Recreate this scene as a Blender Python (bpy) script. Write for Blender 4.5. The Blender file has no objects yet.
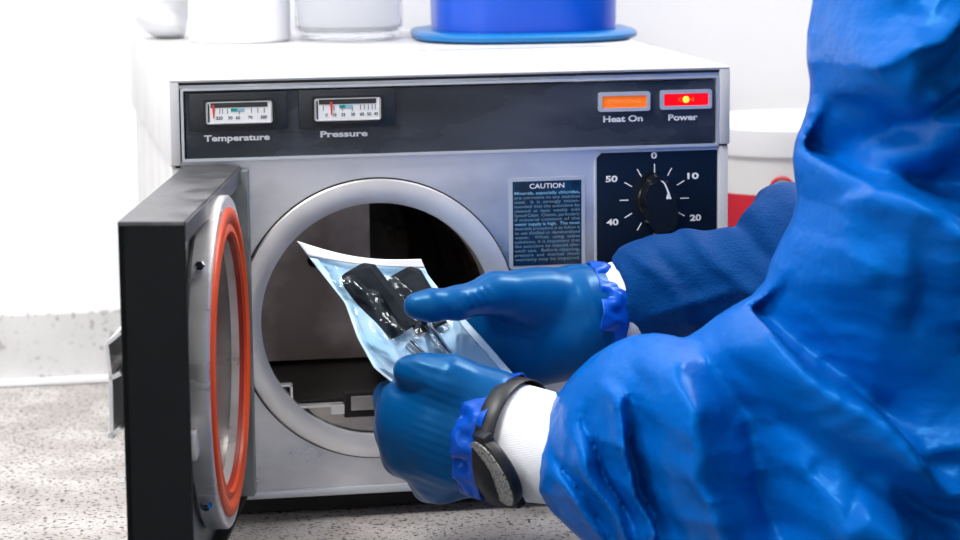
import bpy, bmesh, math, random
import numpy as np
from mathutils import Vector, Matrix
rnd = random.Random(5)
scene = bpy.context.scene
COL = scene.collection

# ------------------------------------------------------------------ camera model
# world: X along the autoclave front, Y away into the room, Z up; origin at its front foot
F = 2600.0
Xc = np.array([14000., -540, 2600]); Xc /= np.linalg.norm(Xc)
Yc = np.array([-492., -400, 2600]); Yc -= Xc*(Yc@Xc); Yc /= np.linalg.norm(Yc)
Zc = np.cross(Xc, Yc)
R = np.stack([Xc, Yc, Zc], 1)
CAM = np.array([0.25, 0, 0.19]) - R.T@np.array([0, 0, 2.17])
def atY(px, py, Y):
    d = R.T@np.array([(px-480)/F, (py-270)/F, 1.]); return CAM+d*(Y-CAM[1])/d[1]
def V3(p): return Vector((float(p[0]), float(p[1]), float(p[2])))

# ------------------------------------------------------------------ helpers
def tag(o, label=None, cat=None, group=None, kind=None):
    if label: o['label'] = label
    if cat: o['category'] = cat
    if group: o['group'] = group
    if kind: o['kind'] = kind
    return o
def empty(name, loc, label, cat, group=None):
    o = bpy.data.objects.new(name, None); COL.objects.link(o)
    o.location = loc; o.empty_display_size = .02
    bpy.context.view_layer.update()
    return tag(o, label, cat, group)
def obj(name, me, mat=None, parent=None, smooth=False, label=None):
    """me: bmesh or mesh in WORLD coordinates"""
    if isinstance(me, bmesh.types.BMesh):
        bm = me; me = bpy.data.meshes.new(name)
        bmesh.ops.recalc_face_normals(bm, faces=bm.faces)
        bm.to_mesh(me); bm.free()
    o = bpy.data.objects.new(name, me); COL.objects.link(o)
    if mat:
        me.materials.clear()
        for m in (mat if isinstance(mat, (list, tuple)) else [mat]): me.materials.append(m)
    if smooth:
        me.polygons.foreach_set('use_smooth', [True]*len(me.polygons))
        if smooth != 'all':
            try: me.set_sharp_from_angle(angle=math.radians(smooth if smooth is not True else 35))
            except Exception: pass
    if parent is not None:
        o.parent = parent; 
        m = Matrix.Identity(4); q = parent
        while q is not None:
            m = Matrix.Translation(q.location) @ q.rotation_euler.to_matrix().to_4x4() @ m if q.parent is None else m
            q = q.parent
        if parent.parent is None: o.matrix_parent_inverse = m.inverted()
    if label: o['label'] = label
    return o
def box(bm, x0, x1, y0, y1, z0, z1, bev=0, seg=2, M=None):
    r = bmesh.ops.create_cube(bm, size=1)
    vs = r['verts']
    for v in vs:
        v.co = Vector(((x0+x1)/2+v.co.x*(x1-x0), (y0+y1)/2+v.co.y*(y1-y0), (z0+z1)/2+v.co.z*(z1-z0)))
    if bev:
        es = list({e for v in vs for e in v.link_edges})
        rr = bmesh.ops.bevel(bm, geom=es, offset=bev, segments=seg, affect='EDGES', profile=.5)
        vs = list({v for f in rr['faces'] for v in f.verts} | {v for v in vs if v.is_valid})
    if M is not None:
        for v in vs: v.co = M @ v.co
    return vs
def bx(*a, **k):
    bm = bmesh.new(); box(bm, *a, **k); return bm
def lathe(bm, prof, n=64, M=None, close=False):
    """profile [(r,h)] turned about local z"""
    rings = []
    for r, h in prof:
        if r < 1e-6: rings.append([bm.verts.new((0, 0, h))])
        else: rings.append([bm.verts.new((r*math.cos(2*math.pi*i/n), r*math.sin(2*math.pi*i/n), h)) for i in range(n)])
    pairs = list(zip(rings, rings[1:]))
    if close: pairs.append((rings[-1], rings[0]))
    for a, b in pairs:
        for i in range(n):
            j = (i+1) % n
            if len(a) == 1 and len(b) == 1: continue
            if len(a) == 1: bm.faces.new((a[0], b[j], b[i]))
            elif len(b) == 1: bm.faces.new((a[i], a[j], b[0]))
            else: bm.faces.new((a[i], a[j], b[j], b[i]))
    if M is not None:
        for ring in rings:
            for v in ring: v.co = M @ v.co
    return bm
def prism(bm, pts, h0, h1, M=None):
    a = [bm.verts.new((p[0], p[1], h0)) for p in pts]; b = [bm.verts.new((p[0], p[1], h1)) for p in pts]
    n = len(pts)
    bm.faces.new(a[::-1]); bm.faces.new(b)
    for i in range(n): bm.faces.new((a[i], a[(i+1) % n], b[(i+1) % n], b[i]))
    if M is not None:
        for v in a+b: v.co = M @ v.co
    return a+b
def rrect(x0, x1, y0, y1, r, n=6):
    out = []
    for cx, cy, a0 in ((x1-r, y1-r, 0), (x0+r, y1-r, 90), (x0+r, y0+r, 180), (x1-r, y0+r, 270)):
        for k in range(n+1):
            a = math.radians(a0+90*k/n); out.append((cx+r*math.cos(a), cy+r*math.sin(a)))
    return out
# local (u, w, h) -> world: front face frame: u=+X, w=+Z, h toward the viewer (-Y)
FRONT = Matrix(((1, 0, 0, 0), (0, 0, -1, 0), (0, 1, 0, 0), (0, 0, 0, 1)))
def front_at(x, y, z): return Matrix.Translation((x, y, z)) @ FRONT
def tube(bm, pts, r, n=10, cap=True):
    pts = [Vector(p) for p in pts]; rings = []
    t0 = (pts[1]-pts[0]).normalized(); ref = Vector((0, 0, 1)) if abs(t0.z) < .9 else Vector((1, 0, 0))
    u = t0.cross(ref).normalized()
    for i, p in enumerate(pts):
        t = (pts[min(i+1, len(pts)-1)]-pts[max(i-1, 0)]).normalized()
        u = (u-t*u.dot(t)).normalized(); w = t.cross(u)
        rr = r[i] if isinstance(r, (list, tuple)) else r
        rings.append([bm.verts.new(p+rr*(u*math.cos(2*math.pi*k/n)+w*math.sin(2*math.pi*k/n))) for k in range(n)])
    for a, b in zip(rings, rings[1:]):
        for k in range(n): bm.faces.new((a[k], a[(k+1) % n], b[(k+1) % n], b[k]))
    if cap: bm.faces.new(rings[0][::-1]); bm.faces.new(rings[-1])
    return bm
def text(name, s, x, z, y, size, mat, parent, xs=1.0, off=0.0, align='CENTER', depth=.0002, label=None, M=None, zs=1.0, spacing=1.0, lines=None):
    cu = bpy.data.curves.new(name, 'FONT'); cu.body = s; cu.size = size; cu.align_x = align; cu.align_y = 'CENTER'
    cu.offset = off; cu.extrude = depth/2; cu.space_character = spacing; cu.resolution_u = 6
    to = bpy.data.objects.new(name, cu); COL.objects.link(to)
    dg = bpy.context.evaluated_depsgraph_get(); dg.update()
    me = bpy.data.meshes.new_from_object(to.evaluated_get(dg))
    bpy.data.objects.remove(to); bpy.data.curves.remove(cu)
    MM = (M if M is not None else front_at(x, y, z)) @ Matrix.Diagonal((xs, zs, 1, 1))
    me.transform(MM)
    return obj(name, me, mat, parent, label=label)

# ------------------------------------------------------------------ materials
def mat(name, base=(.8, .8, .8), rough=.5, metal=0., **kw):
    m = bpy.data.materials.new(name); m.use_nodes = True
    b = m.node_tree.nodes['Principled BSDF']
    b.inputs['Base Color'].default_value = (*base, 1); b.inputs['Roughness'].default_value = rough; b.inputs['Metallic'].default_value = metal
    for k, v in kw.items():
        k = k.replace('_', ' ')
        b.inputs[k].default_value = v
    return m
def nodes(m): return m.node_tree.nodes, m.node_tree.links, m.node_tree.nodes['Principled BSDF']
def add_noise(m, scale=(50, 50, 50), detail=4, rough_rng=None, col=None, bump=0, dist=.001, lo=.35, hi=.65):
    N, L, b = nodes(m)
    tc = N.new('ShaderNodeTexCoord'); mp = N.new('ShaderNodeMapping'); mp.inputs['Scale'].default_value = scale
    nz = N.new('ShaderNodeTexNoise'); nz.inputs['Scale'].default_value = 1; nz.inputs['Detail'].default_value = detail
    L.new(tc.outputs['Object'], mp.inputs['Vector']); L.new(mp.outputs[0], nz.inputs['Vector'])
    if rough_rng:
        mr = N.new('ShaderNodeMapRange'); mr.inputs['From Min'].default_value = lo; mr.inputs['From Max'].default_value = hi
        mr.inputs['To Min'].default_value, mr.inputs['To Max'].default_value = rough_rng
        L.new(nz.outputs['Fac'], mr.inputs['Value']); L.new(mr.outputs[0], b.inputs['Roughness'])
    if col:
        cr = N.new('ShaderNodeValToRGB'); cr.color_ramp.elements[0].position = lo; cr.color_ramp.elements[1].position = hi
        cr.color_ramp.elements[0].color = (*col[0], 1); cr.color_ramp.elements[1].color = (*col[1], 1)
        L.new(nz.outputs['Fac'], cr.inputs['Fac']); L.new(cr.outputs[0], b.inputs['Base Color'])
    if bump:
        bp = N.new('ShaderNodeBump'); bp.inputs['Strength'].default_value = bump; bp.inputs['Distance'].default_value = dist
        if b.inputs['Normal'].is_linked: L.new(b.inputs['Normal'].links[0].from_socket, bp.inputs['Normal'])
        L.new(nz.outputs['Fac'], bp.inputs['Height']); L.new(bp.outputs[0], b.inputs['Normal'])
    return m
M = {}
M['wall'] = add_noise(mat('white_wall', (.9, .9, .91), .6), (3, 3, 3), 2, col=((.88, .88, .895), (.92, .92, .93)))
M['grey_wall'] = mat('grey_wall', (.85, .85, .86), .6)
M['floor'] = add_noise(mat('vinyl_floor', (.5, .5, .5), .5), (9, 9, 9), 5, col=((.10, .11, .12), (.16, .17, .18)))
M['case'] = add_noise(mat('white_enamel', (.63, .625, .63), .38), (14, 14, 14), 3, rough_rng=(.3, .5))
M['seam'] = mat('dark_seam', (.02, .02, .022), .7)
M['seam_soft'] = mat('shallow_seam', (.2, .2, .2), .7)
M['steel'] = add_noise(mat('brushed_steel', (.44, .46, .49), .34, .8), (6, 6, 9), 6, rough_rng=(.24, .44), col=((.46, .48, .53), (.86, .86, .89)), lo=.38, hi=.6)
add_noise(M['steel'], (4, 40, 900), 2, bump=.12, dist=.0003)
M['ring'] = add_noise(mat('cast_ring', (.72, .71, .70), .36, .6), (25, 25, 25), 5, rough_rng=(.32, .38), col=((.88, .86, .86), (.97, .96, .96)))
M['chrome'] = mat('chrome', (.75, .76, .78), .12, 1.)
M['trim'] = mat('anodised_trim', (.66, .69, .74), .38, .45)
M['chamber'] = add_noise(mat('stained_chamber', (.2, .16, .13), .33, .6), (10, 10, 10), 5, rough_rng=(.22, .5), col=((.10, .075, .06), (.34, .27, .23)))
M['lit_back_plate'] = add_noise(mat('lit_brown_steel', (.4, .33, .28), .4, .4), (12, 12, 12), 5, col=((.42, .33, .28), (.92, .80, .72)), lo=.42, hi=.62)  # paler brown carries the lit look of the chamber back
M['lower_metal'] = add_noise(mat('tray_metal', (.6, .54, .5), .35, .8), (30, 30, 30), 4, col=((.5, .44, .4), (.7, .64, .6)))
M['dark_metal'] = mat('dark_metal', (.03, .028, .027), .4, .6)
M['panel'] = add_noise(mat('slate_panel', (.035, .042, .06), .26), (8, 8, 22), 5, rough_rng=(.2, .36), col=((.016, .020, .030), (.055, .064, .086)))
M['navy'] = mat('navy_plate', (.004, .009, .022), .3)
M['label_navy'] = add_noise(mat('navy_label', (.003, .016, .05), .25), (60, 20, 60), 3, col=((.002, .012, .035), (.004, .04, .11)))
M['black'] = mat('black_plastic', (.008, .009, .010), .2, Specular_IOR_Level=.5)
M['gauge_black'] = mat('charcoal_plastic', (.022, .025, .03), .38)
M['door_paint'] = add_noise(mat('black_door_paint', (.004, .0055, .007), .5, Specular_IOR_Level=.22), (30, 30, 30), 5, rough_rng=(.42, .55), bump=.05, dist=.0005)
M['door_top'] = add_noise(mat('grey_door_metal', (.16, .16, .17), .36, .8), (40, 25, 30), 5, rough_rng=(.3, .45), col=((.12, .12, .125), (.21, .21, .22)))
M['plate'] = add_noise(mat('grey_plate', (.30, .33, .33), .42, .7), (20, 20, 20), 4, col=((.26, .29, .29), (.36, .39, .39)))
M['disc'] = add_noise(mat('spun_disc', (.62, .60, .59), .32, .55), (8, 8, 30), 4, rough_rng=(.24, .4), col=((.72, .70, .69), (.9, .88, .87)))
M['dish'] = add_noise(mat('dished_lid_metal', (.36, .32, .29), .26, .9), (6, 6, 14), 3, rough_rng=(.16, .34), col=((.08, .065, .055), (.36, .32, .29)))
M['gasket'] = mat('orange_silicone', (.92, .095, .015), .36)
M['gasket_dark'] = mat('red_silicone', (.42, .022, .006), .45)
M['white_ink'] = mat('white_ink', (.97, .97, .98), .5)
M['faint_ink'] = mat('faint_blue_ink', (.16, .30, .40), .5)
M['ink_bright'] = mat('bright_blue_ink', (.28, .62, .85), .5)
M['dial_paper'] = mat('dial_paper', (.9, .9, .9), .5)
M['ink_black'] = mat('black_ink', (.03, .03, .03), .5)
M['needle'] = mat('red_needle', (.75, .05, .04), .5)
M['teal'] = mat('teal_band', (.0, .28, .24), .5)
M['teal_pale'] = mat('pale_teal_band', (.25, .5, .6), .5)
M['rubber_and_shade'] = mat('black_rubber_and_shade', (.01, .01, .01), .7)  # black for the rubber feet and for the painted shade beneath the autoclave
M['dial_glass'] = mat('dial_glass', (1, 1, 1), .05, Transmission_Weight=1., IOR=1.1)
M['amber'] = mat('amber_lens', (.85, .16, .01), .3, Emission_Color=(1, .2, .0, 1), Emission_Strength=.35)
M['redlens'] = mat('lit_red_lens', (.9, .0, .0), .3, Emission_Color=(1, .0, .0, 1), Emission_Strength=.9)
M['bulb'] = mat('glowing_bulb', (1, .5, .05), .3, Emission_Color=(1, .45, .03, 1), Emission_Strength=1.6)
M['amber_pale'] = mat('amber_embossed', (.95, .32, .06), .4, Emission_Color=(1, .35, .05, 1), Emission_Strength=.3)
M['tub'] = mat('blue_plastic', (.0003, .075, .55), .3)
M['tub_rim'] = mat('light_blue_plastic', (.001, .15, .42), .3)
M['canister'] = mat('white_plastic', (.93, .93, .94), .4)
M['bucket'] = mat('bucket_plastic', (.84, .83, .82), .4)
M['redprint'] = mat('red_print', (.68, .008, .03), .5)
M['glass'] = mat('clear_glass', (.92, .93, .95), .08, Transmission_Weight=.9, IOR=1.06)
M['plastic_bag'] = mat('thin_white_film', (.86, .87, .9), .3)
M['paper'] = add_noise(mat('pouch_paper', (.62, .76, .9), .6), (30, 30, 30), 3, col=((.50, .78, .98), (.76, .90, .99)))
M['paper_edge'] = mat('pouch_flap_paper', (.84, .85, .88), .6)
M['tool'] = add_noise(mat('tool_grip', (.02, .028, .042), .6, .0, Specular_IOR_Level=.15), (60, 60, 60), 3, col=((.004, .007, .013), (.016, .021, .03)))
M['tool_steel'] = mat('tool_steel', (.55, .57, .6), .15, 1.)
M['cuff'] = mat('knit_cuff', (.86, .87, .9), .85)
M['watch_strap'] = mat('watch_strap', (.008, .009, .011), .42)
M['watch_case'] = mat('watch_case', (.16, .17, .17), .3, .9)
M['skin'] = mat('skin', (.62, .38, .28), .5, Subsurface_Weight=.05)
M['cap'] = mat('cap_cloth', (.03, .25, .6), .7)

# knit ribs on the cuff
def cuff_mat():
    m = M['cuff']; N, L, b = nodes(m)
    tc = N.new('ShaderNodeTexCoord'); w = N.new('ShaderNodeTexWave'); w.inputs['Scale'].default_value = 260; w.inputs['Distortion'].default_value = 2.5
    w.bands_direction = 'Z'; L.new(tc.outputs['Object'], w.inputs['Vector'])
    bp = N.new('ShaderNodeBump'); bp.inputs['Strength'].default_value = .35; bp.inputs['Distance'].default_value = .0006
    L.new(w.outputs['Fac'], bp.inputs['Height']); L.new(bp.outputs[0], b.inputs['Normal'])
cuff_mat()
def watch_face():
    m = mat('speckled_watch_face', (.35, .36, .34), .45, .3); N, L, b = nodes(m)
    tc = N.new('ShaderNodeTexCoord'); v = N.new('ShaderNodeTexVoronoi'); v.inputs['Scale'].default_value = 420
    L.new(tc.outputs['Object'], v.inputs['Vector'])
    cr = N.new('ShaderNodeValToRGB'); cr.color_ramp.elements[0].position = .28; cr.color_ramp.elements[1].position = .42
    cr.color_ramp.elements[0].color = (.03, .03, .03, 1); cr.color_ramp.elements[1].color = (.36, .37, .35, 1)
    L.new(v.outputs['Distance'], cr.inputs['Fac']); L.new(cr.outputs[0], b.inputs['Base Color']); return m
M['watch_face'] = watch_face()
def speckle(name, base, base2, dark, s1, thr):
    m = mat(name, base, .42); N, L, b = nodes(m)
    tc = N.new('ShaderNodeTexCoord')
    nz = N.new('ShaderNodeTexNoise'); nz.inputs['Scale'].default_value = 14; nz.inputs['Detail'].default_value = 6
    L.new(tc.outputs['Object'], nz.inputs['Vector'])
    cr = N.new('ShaderNodeValToRGB'); cr.color_ramp.elements[0].position = .4; cr.color_ramp.elements[1].position = .6
    cr.color_ramp.elements[0].color = (*base, 1); cr.color_ramp.elements[1].color = (*base2, 1)
    L.new(nz.outputs['Fac'], cr.inputs['Fac'])
    prev = cr.outputs[0]
    for sc, th, dk, st in ((s1, thr, dark, 1.0), (s1*2.3, thr+.02, tuple(.5*(a+b_) for a, b_ in zip(dark, base)), .8)):
        n2 = N.new('ShaderNodeTexNoise'); n2.inputs['Scale'].default_value = sc; n2.inputs['Detail'].default_value = 2
        L.new(tc.outputs['Object'], n2.inputs['Vector'])
        r2 = N.new('ShaderNodeMapRange'); r2.inputs['From Min'].default_value = th; r2.inputs['From Max'].default_value = th+.035
        r2.inputs['To Max'].default_value = st
        L.new(n2.outputs['Fac'], r2.inputs['Value'])
        mx = N.new('ShaderNodeMix'); mx.data_type = 'RGBA'; L.new(r2.outputs[0], mx.inputs['Factor'])
        L.new(prev, mx.inputs['A']); mx.inputs['B'].default_value = (*dk, 1); prev = mx.outputs['Result']
    L.new(prev, b.inputs['Base Color']); return m
M['granite'] = speckle('speckled_granite', (.43, .395, .375), (.60, .57, .55), (.03, .02, .018), 240, .585)
M['splash'] = speckle('speckled_backsplash', (.68, .67, .675), (.74, .735, .735), (.46, .44, .44), 70, .62)
def film():
    m = bpy.data.materials.new('clear_pouch_film'); m.use_nodes = True; N = m.node_tree.nodes; L = m.node_tree.links
    N.clear(); out = N.new('ShaderNodeOutputMaterial'); mx = N.new('ShaderNodeMixShader')
    tr = N.new('ShaderNodeBsdfTransparent'); tr.inputs[0].default_value = (.88, .95, 1, 1)
    gl = N.new('ShaderNodeBsdfGlossy'); gl.inputs['Roughness'].default_value = .07; gl.inputs['Color'].default_value = (.95, .98, 1, 1)
    fr = N.new('ShaderNodeFresnel'); fr.inputs['IOR'].default_value = 1.33
    tc = N.new('ShaderNodeTexCoord')
    v = N.new('ShaderNodeTexVoronoi'); v.feature = 'F1'; v.inputs['Scale'].default_value = 55; v.distance = 'MANHATTAN'
    nz = N.new('ShaderNodeTexNoise'); nz.inputs['Scale'].default_value = 45; nz.inputs['Detail'].default_value = 2
    bp = N.new('ShaderNodeBump'); bp.inputs['Strength'].default_value = .75; bp.inputs['Distance'].default_value = .004
    bp2 = N.new('ShaderNodeBump'); bp2.inputs['Strength'].default_value = .45; bp2.inputs['Distance'].default_value = .003
    L.new(tc.outputs['Object'], v.inputs['Vector']); L.new(tc.outputs['Object'], nz.inputs['Vector'])
    L.new(nz.outputs['Fac'], bp.inputs['Height']); L.new(v.outputs['Distance'], bp2.inputs['Height']); L.new(bp.outputs[0], bp2.inputs['Normal'])
    L.new(bp2.outputs[0], gl.inputs['Normal']); L.new(bp2.outputs[0], fr.inputs['Normal'])
    L.new(fr.outputs[0], mx.inputs[0]); L.new(tr.outputs[0], mx.inputs[1]); L.new(gl.outputs[0], mx.inputs[2]); L.new(mx.outputs[0], out.inputs[0])
    return m
M['film'] = film()
def gown(name, base, rough, weave):
    m = mat(name, base, rough, IOR=1.33, Specular_Tint=(.05, .5, 1, 1)); N, L, b = nodes(m)
    add_noise(m, (55, 55, 55), 5, bump=.22, dist=.004)
    add_noise(m, (16, 16, 30), 4, bump=.5, dist=.008)
    if weave:
        tc = N.new('ShaderNodeTexCoord'); v = N.new('ShaderNodeTexVoronoi'); v.inputs['Scale'].default_value = 520
        L.new(tc.outputs['Object'], v.inputs['Vector'])
        bp = N.new('ShaderNodeBump'); bp.inputs['Strength'].default_value = .5; bp.inputs['Distance'].default_value = .0008
        L.new(b.inputs['Normal'].links[0].from_socket, bp.inputs['Normal']); L.new(v.outputs['Distance'], bp.inputs['Height']); L.new(bp.outputs[0], b.inputs['Normal'])
    return m
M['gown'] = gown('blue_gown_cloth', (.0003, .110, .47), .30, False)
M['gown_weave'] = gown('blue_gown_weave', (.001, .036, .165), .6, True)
M['glove'] = mat('blue_nitrile', (.0001, .080, .27), .30, Specular_IOR_Level=.4, Specular_Tint=(.3, .75, 1, 1))
add_noise(M['glove'], (70, 70, 70), 4, bump=.12, dist=.002)
M['glove_cuff'] = mat('blue_nitrile_cuff', (.001, .07, .48), .3, Specular_Tint=(.3, .6, 1, 1))

# ------------------------------------------------------------------ signed distance modelling (hands, sleeves, body)
def seg_d(P, a, b, ra, rb):
    a = np.asarray(a, float); b = np.asarray(b, float); ab = b-a
    t = np.clip(((P-a)@ab)/(ab@ab+1e-12), 0, 1)
    return np.linalg.norm(P-(a+t[:, None]*ab), axis=1)-(ra+(rb-ra)*t)
def smin(a, b, k):
    h = np.clip(.5+.5*(b-a)/k, 0, 1); return b+(a-b)*h-k*h*(1-h)
def ell(P, c, r, ax=None):
    q = P-np.asarray(c, float)
    if ax is not None: q = q@np.asarray(ax, float).T
    r = np.asarray(r, float); k0 = np.linalg.norm(q/r, axis=1); k1 = np.linalg.norm(q/(r*r), axis=1)
    return k0*(k0-1)/np.maximum(k1, 1e-9)
def chain(P, pts, rad, k=.012, d=None):
    for i in range(len(pts)-1):
        s = seg_d(P, pts[i], pts[i+1], rad[i], rad[i+1]); d = s if d is None else smin(d, s, k)
    return d
def surface_nets(f, lo, hi, h):
    lo = np.asarray(lo, float); n = np.ceil((np.asarray(hi)-lo)/h).astype(int)+1
    ax = [lo[i]+h*np.arange(n[i]) for i in range(3)]
    G = np.empty(n, float)
    for i in range(n[0]):
        Y, Z = np.meshgrid(ax[1], ax[2], indexing='ij')
        G[i] = f(np.stack([np.full(Y.size, ax[0][i]), Y.ravel(), Z.ravel()], 1)).reshape(Y.shape)
    S = G < 0
    cs = [S[a:n[0]-1+a, b:n[1]-1+b, c:n[2]-1+c] for a in (0, 1) for b in (0, 1) for c in (0, 1)]
    cnt = sum(c.astype(int) for c in cs); act = (cnt > 0) & (cnt < 8)
    idx = -np.ones(act.shape, int); I = np.argwhere(act); idx[act] = np.arange(len(I))
    acc = np.zeros((len(I), 3)); num = np.zeros(len(I))
    corners = [(a, b, c) for a in (0, 1) for b in (0, 1) for c in (0, 1)]
    for ca in corners:
        for d in range(3):
            if ca[d]: continue
            cb = list(ca); cb[d] = 1
            A = I+np.array(ca); B = I+np.array(cb)
            ga = G[A[:, 0], A[:, 1], A[:, 2]]; gb = G[B[:, 0], B[:, 1], B[:, 2]]
            m = (ga < 0) != (gb < 0); t = np.zeros(len(I)); t[m] = ga[m]/(ga[m]-gb[m])
            p = A+t[:, None]*(B-A); acc[m] += p[m]; num[m] += 1
    Vt = lo+h*acc/num[:, None]
    quads = []
    for d in range(3):
        e, g = [(1, 2), (2, 0), (0, 1)][d]
        sl0 = [slice(None)]*3; sl1 = [slice(None)]*3; sl0[d] = slice(0, n[d]-1); sl1[d] = slice(1, n[d])
        diff = S[tuple(sl0)] != S[tuple(sl1)]
        E = np.argwhere(diff); E = E[(E[:, e] > 0) & (E[:, g] > 0) & (E[:, e] < n[e]-1) & (E[:, g] < n[g]-1)]
        inside = S[E[:, 0], E[:, 1], E[:, 2]]
        def c(oe, og):
            Q = E.copy(); Q[:, e] -= oe; Q[:, g] -= og; return idx[Q[:, 0], Q[:, 1], Q[:, 2]]
        q = np.stack([c(1, 1), c(0, 1), c(0, 0), c(1, 0)], 1); q[~inside] = q[~inside][:, ::-1]; quads.append(q)
    return Vt, np.concatenate(quads)
def sdf_obj(name, f, lo, hi, h, m, parent, label=None, smooth_it=2):
    V, Q = surface_nets(f, lo, hi, h)
    # light smoothing
    for _ in range(smooth_it):
        a = np.concatenate([Q[:, 0], Q[:, 1], Q[:, 2], Q[:, 3]]); b = np.concatenate([Q[:, 1], Q[:, 2], Q[:, 3], Q[:, 0]])
        s = np.zeros_like(V); c = np.zeros(len(V)); np.add.at(s, a, V[b]); np.add.at(s, b, V[a]); np.add.at(c, a, 1); np.add.at(c, b, 1)
        V = .5*V+.5*s/np.maximum(c, 1)[:, None]
    me = bpy.data.meshes.new(name); me.from_pydata(V.tolist(), [], Q.tolist()); me.update()
    return obj(name, me, m, parent, smooth='all', label=label)
def pl_signed(x, z, pts):
    """distance to a polyline in the X-Z plane; sign + on its left side"""
    best = np.full(x.shape, 1e9); sg = np.ones(x.shape); along = np.zeros(x.shape)
    L = 0; tot = sum(math.dist(pts[i], pts[i+1]) for i in range(len(pts)-1))
    for i in range(len(pts)-1):
        ax_, az = pts[i]; bx_, bz = pts[i+1]; dx, dz = bx_-ax_, bz-az; l2 = dx*dx+dz*dz; l = math.sqrt(l2)
        t = np.clip(((x-ax_)*dx+(z-az)*dz)/l2, 0, 1); qx = x-(ax_+t*dx); qz = z-(az+t*dz); d = np.hypot(qx, qz)
        m = d < best; best = np.where(m, d, best); sg = np.where(m, np.sign(dx*qz-dz*qx), sg); along = np.where(m, (L+t*l)/tot, along); L += l
    return best, sg, along
def ridge_field(x, z, ridges):
    h = np.zeros(x.shape)
    for pts, a, wl, wr in ridges:
        d, s, al = pl_signed(x, z, pts); w = np.where(s > 0, wl, wr)
        taper = np.clip(np.minimum(al, 1-al)*5+.35, 0, 1) if a > 0 else np.clip(np.minimum(al*3.2, (1-al)*5+.1), 0, 1)
        h += a*taper*np.exp(-(np.sqrt((d/w)**2+.02)-.14)**1.5)
    return h
def lip_field(x, z, lips):
    """overlapping fold: one side of the line stands proud, the other drops away behind it"""
    h = np.zeros(x.shape)
    for pts, up, dn, Lu, Ld, side in lips:
        d, s, al = pl_signed(x, z, pts); s = s*side
        end = np.clip((1-al)*4, 0, 1)*np.clip(al*8+.5, 0, 1)
        h += end*np.where(s < 0, up*(1-np.exp(-d/.004))*np.exp(-(d/Lu)**1.5), -dn*(1-np.exp(-d/.003))*np.exp(-(d/Ld)**1.5))
    return h
def px_ridges(L, Y):
    out = []
    for pts, a, wl, wr in L:
        q = [atY(p[0], p[1], Y) for p in pts]; s = .00069
        out.append(([(float(p[0]), float(p[2])) for p in q], a*.001, wl*s, wr*s))
    return out

#=== ROOM ===
WY = .66   # rear wall
o = obj('wall_back', bx(-1.6, 2.4, WY, WY+.1, -.92, 1.9), M['wall']); tag(o, kind='structure')
o = obj('wall_left', bx(-1.7, -1.6, -3.2, WY+.1, -.92, 1.9), M['wall']); tag(o, kind='structure')
o = obj('wall_front', bx(-1.6, 2.4, -3.3, -3.2, -.92, 1.9), M['grey_wall']); tag(o, kind='structure')
o = obj('floor', bx(-1.7, 2.5, -3.2, WY+.1, -1.02, -.92), M['floor']); tag(o, kind='structure')
o = obj('ceiling', bx(-1.7, 2.5, -3.2, WY+.1, 1.9, 1.95), M['wall']); tag(o, kind='structure')
CT = -.016  # worktop height
wk = empty('worktop', (.3, .2, CT), 'white and brown speckled stone worktop with an upstand, under the autoclave', 'worktop')
obj('slab', bx(-1.59, 2.3, -.2, WY-.001, CT-.04, CT, bev=.003), M['granite'], wk)
tag(obj('trim_1', bx(-1.59, 2.3, WY-.022, WY-.0005, CT+.0005, CT+.078, bev=.003), M['splash']), kind='structure')
tag(obj('trim_2', bx(-1.59, 2.3, WY-.030, WY-.022, CT+.0004, CT+.008, bev=.002), M['canister']), kind='structure')
kb = empty('base_cabinet', (.3, .2, -.92), 'plain white base cabinet below the speckled worktop', 'cabinet')
obj('carcass', bx(-1.58, 2.28, -.15, WY-.002, -.92, CT-.041), M['case'], kb)
for i in range(6):
    x0 = -1.57+i*.64
    d = obj('door', bx(x0+.003, x0+.637, -.17, -.151, -.80, CT-.06, bev=.002), M['case'], kb)

#=== AUTOCLAVE ===
ac = empty('autoclave', (.23, .28, 0), 'old white and brushed steel tabletop autoclave with its round door swung open', 'autoclave')
XL, XR, ZB, ZT, YB = .0, .4630, .005, .353, .56
RC, RZ, RR, RI = .163, .1525, .117, .0972       # chamber ring
# cabinet: side skins, top, back
bm = bmesh.new()
box(bm, XL, XL+.006, .012, YB, ZB, .2845)      # lower left skin
box(bm, XR-.006, XR, .012, YB, ZB, .2885)
box(bm, XL, XR, YB-.004, YB, ZB, .3)
box(bm, XL+.006, XR-.006, .012, YB, ZB, ZB+.004)
# bezel rim around the steel front
box(bm, XL-.004, XL+.0035, -.004, .02, ZB, .2835, bev=.0008)
box(bm, XR-.008, XR, -.004, .02, ZB, .2885, bev=.0008)
obj('lower_cabinet', bm, M['case'], ac, smooth=30)
bm = bmesh.new()
box(bm, XL-.0045, XR+.001, -.006, YB+.002, .3525, ZT+.003, bev=.002, seg=3)
box(bm, XL-.0045, XL+.0035, -.006, YB+.002, .2855, .3535, bev=.0012)
box(bm, XR-.0080, XR+.001, -.006, YB+.002, .290, .3535, bev=.0012)
obj('hood', bm, M['case'], ac, smooth=30)
obj('lid_seam', bx(XL-.003, XR, .252, .2535, ZT+.0028, ZT+.0034), M['seam_soft'], ac)
obj('hood_gap', bx(XL-.0005, XL+.003, -.003, YB, .2835, .2855), M['seam'], ac)
obj('hood_gap', bx(XR-.006, XR-.0005, -.003, YB, .2885, .290), M['seam'], ac)
obj('top_shadow_gap', bx(XL+.0035, XR-.008, -.003, .01, .3505, .3525), M['seam'], ac)
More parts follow.
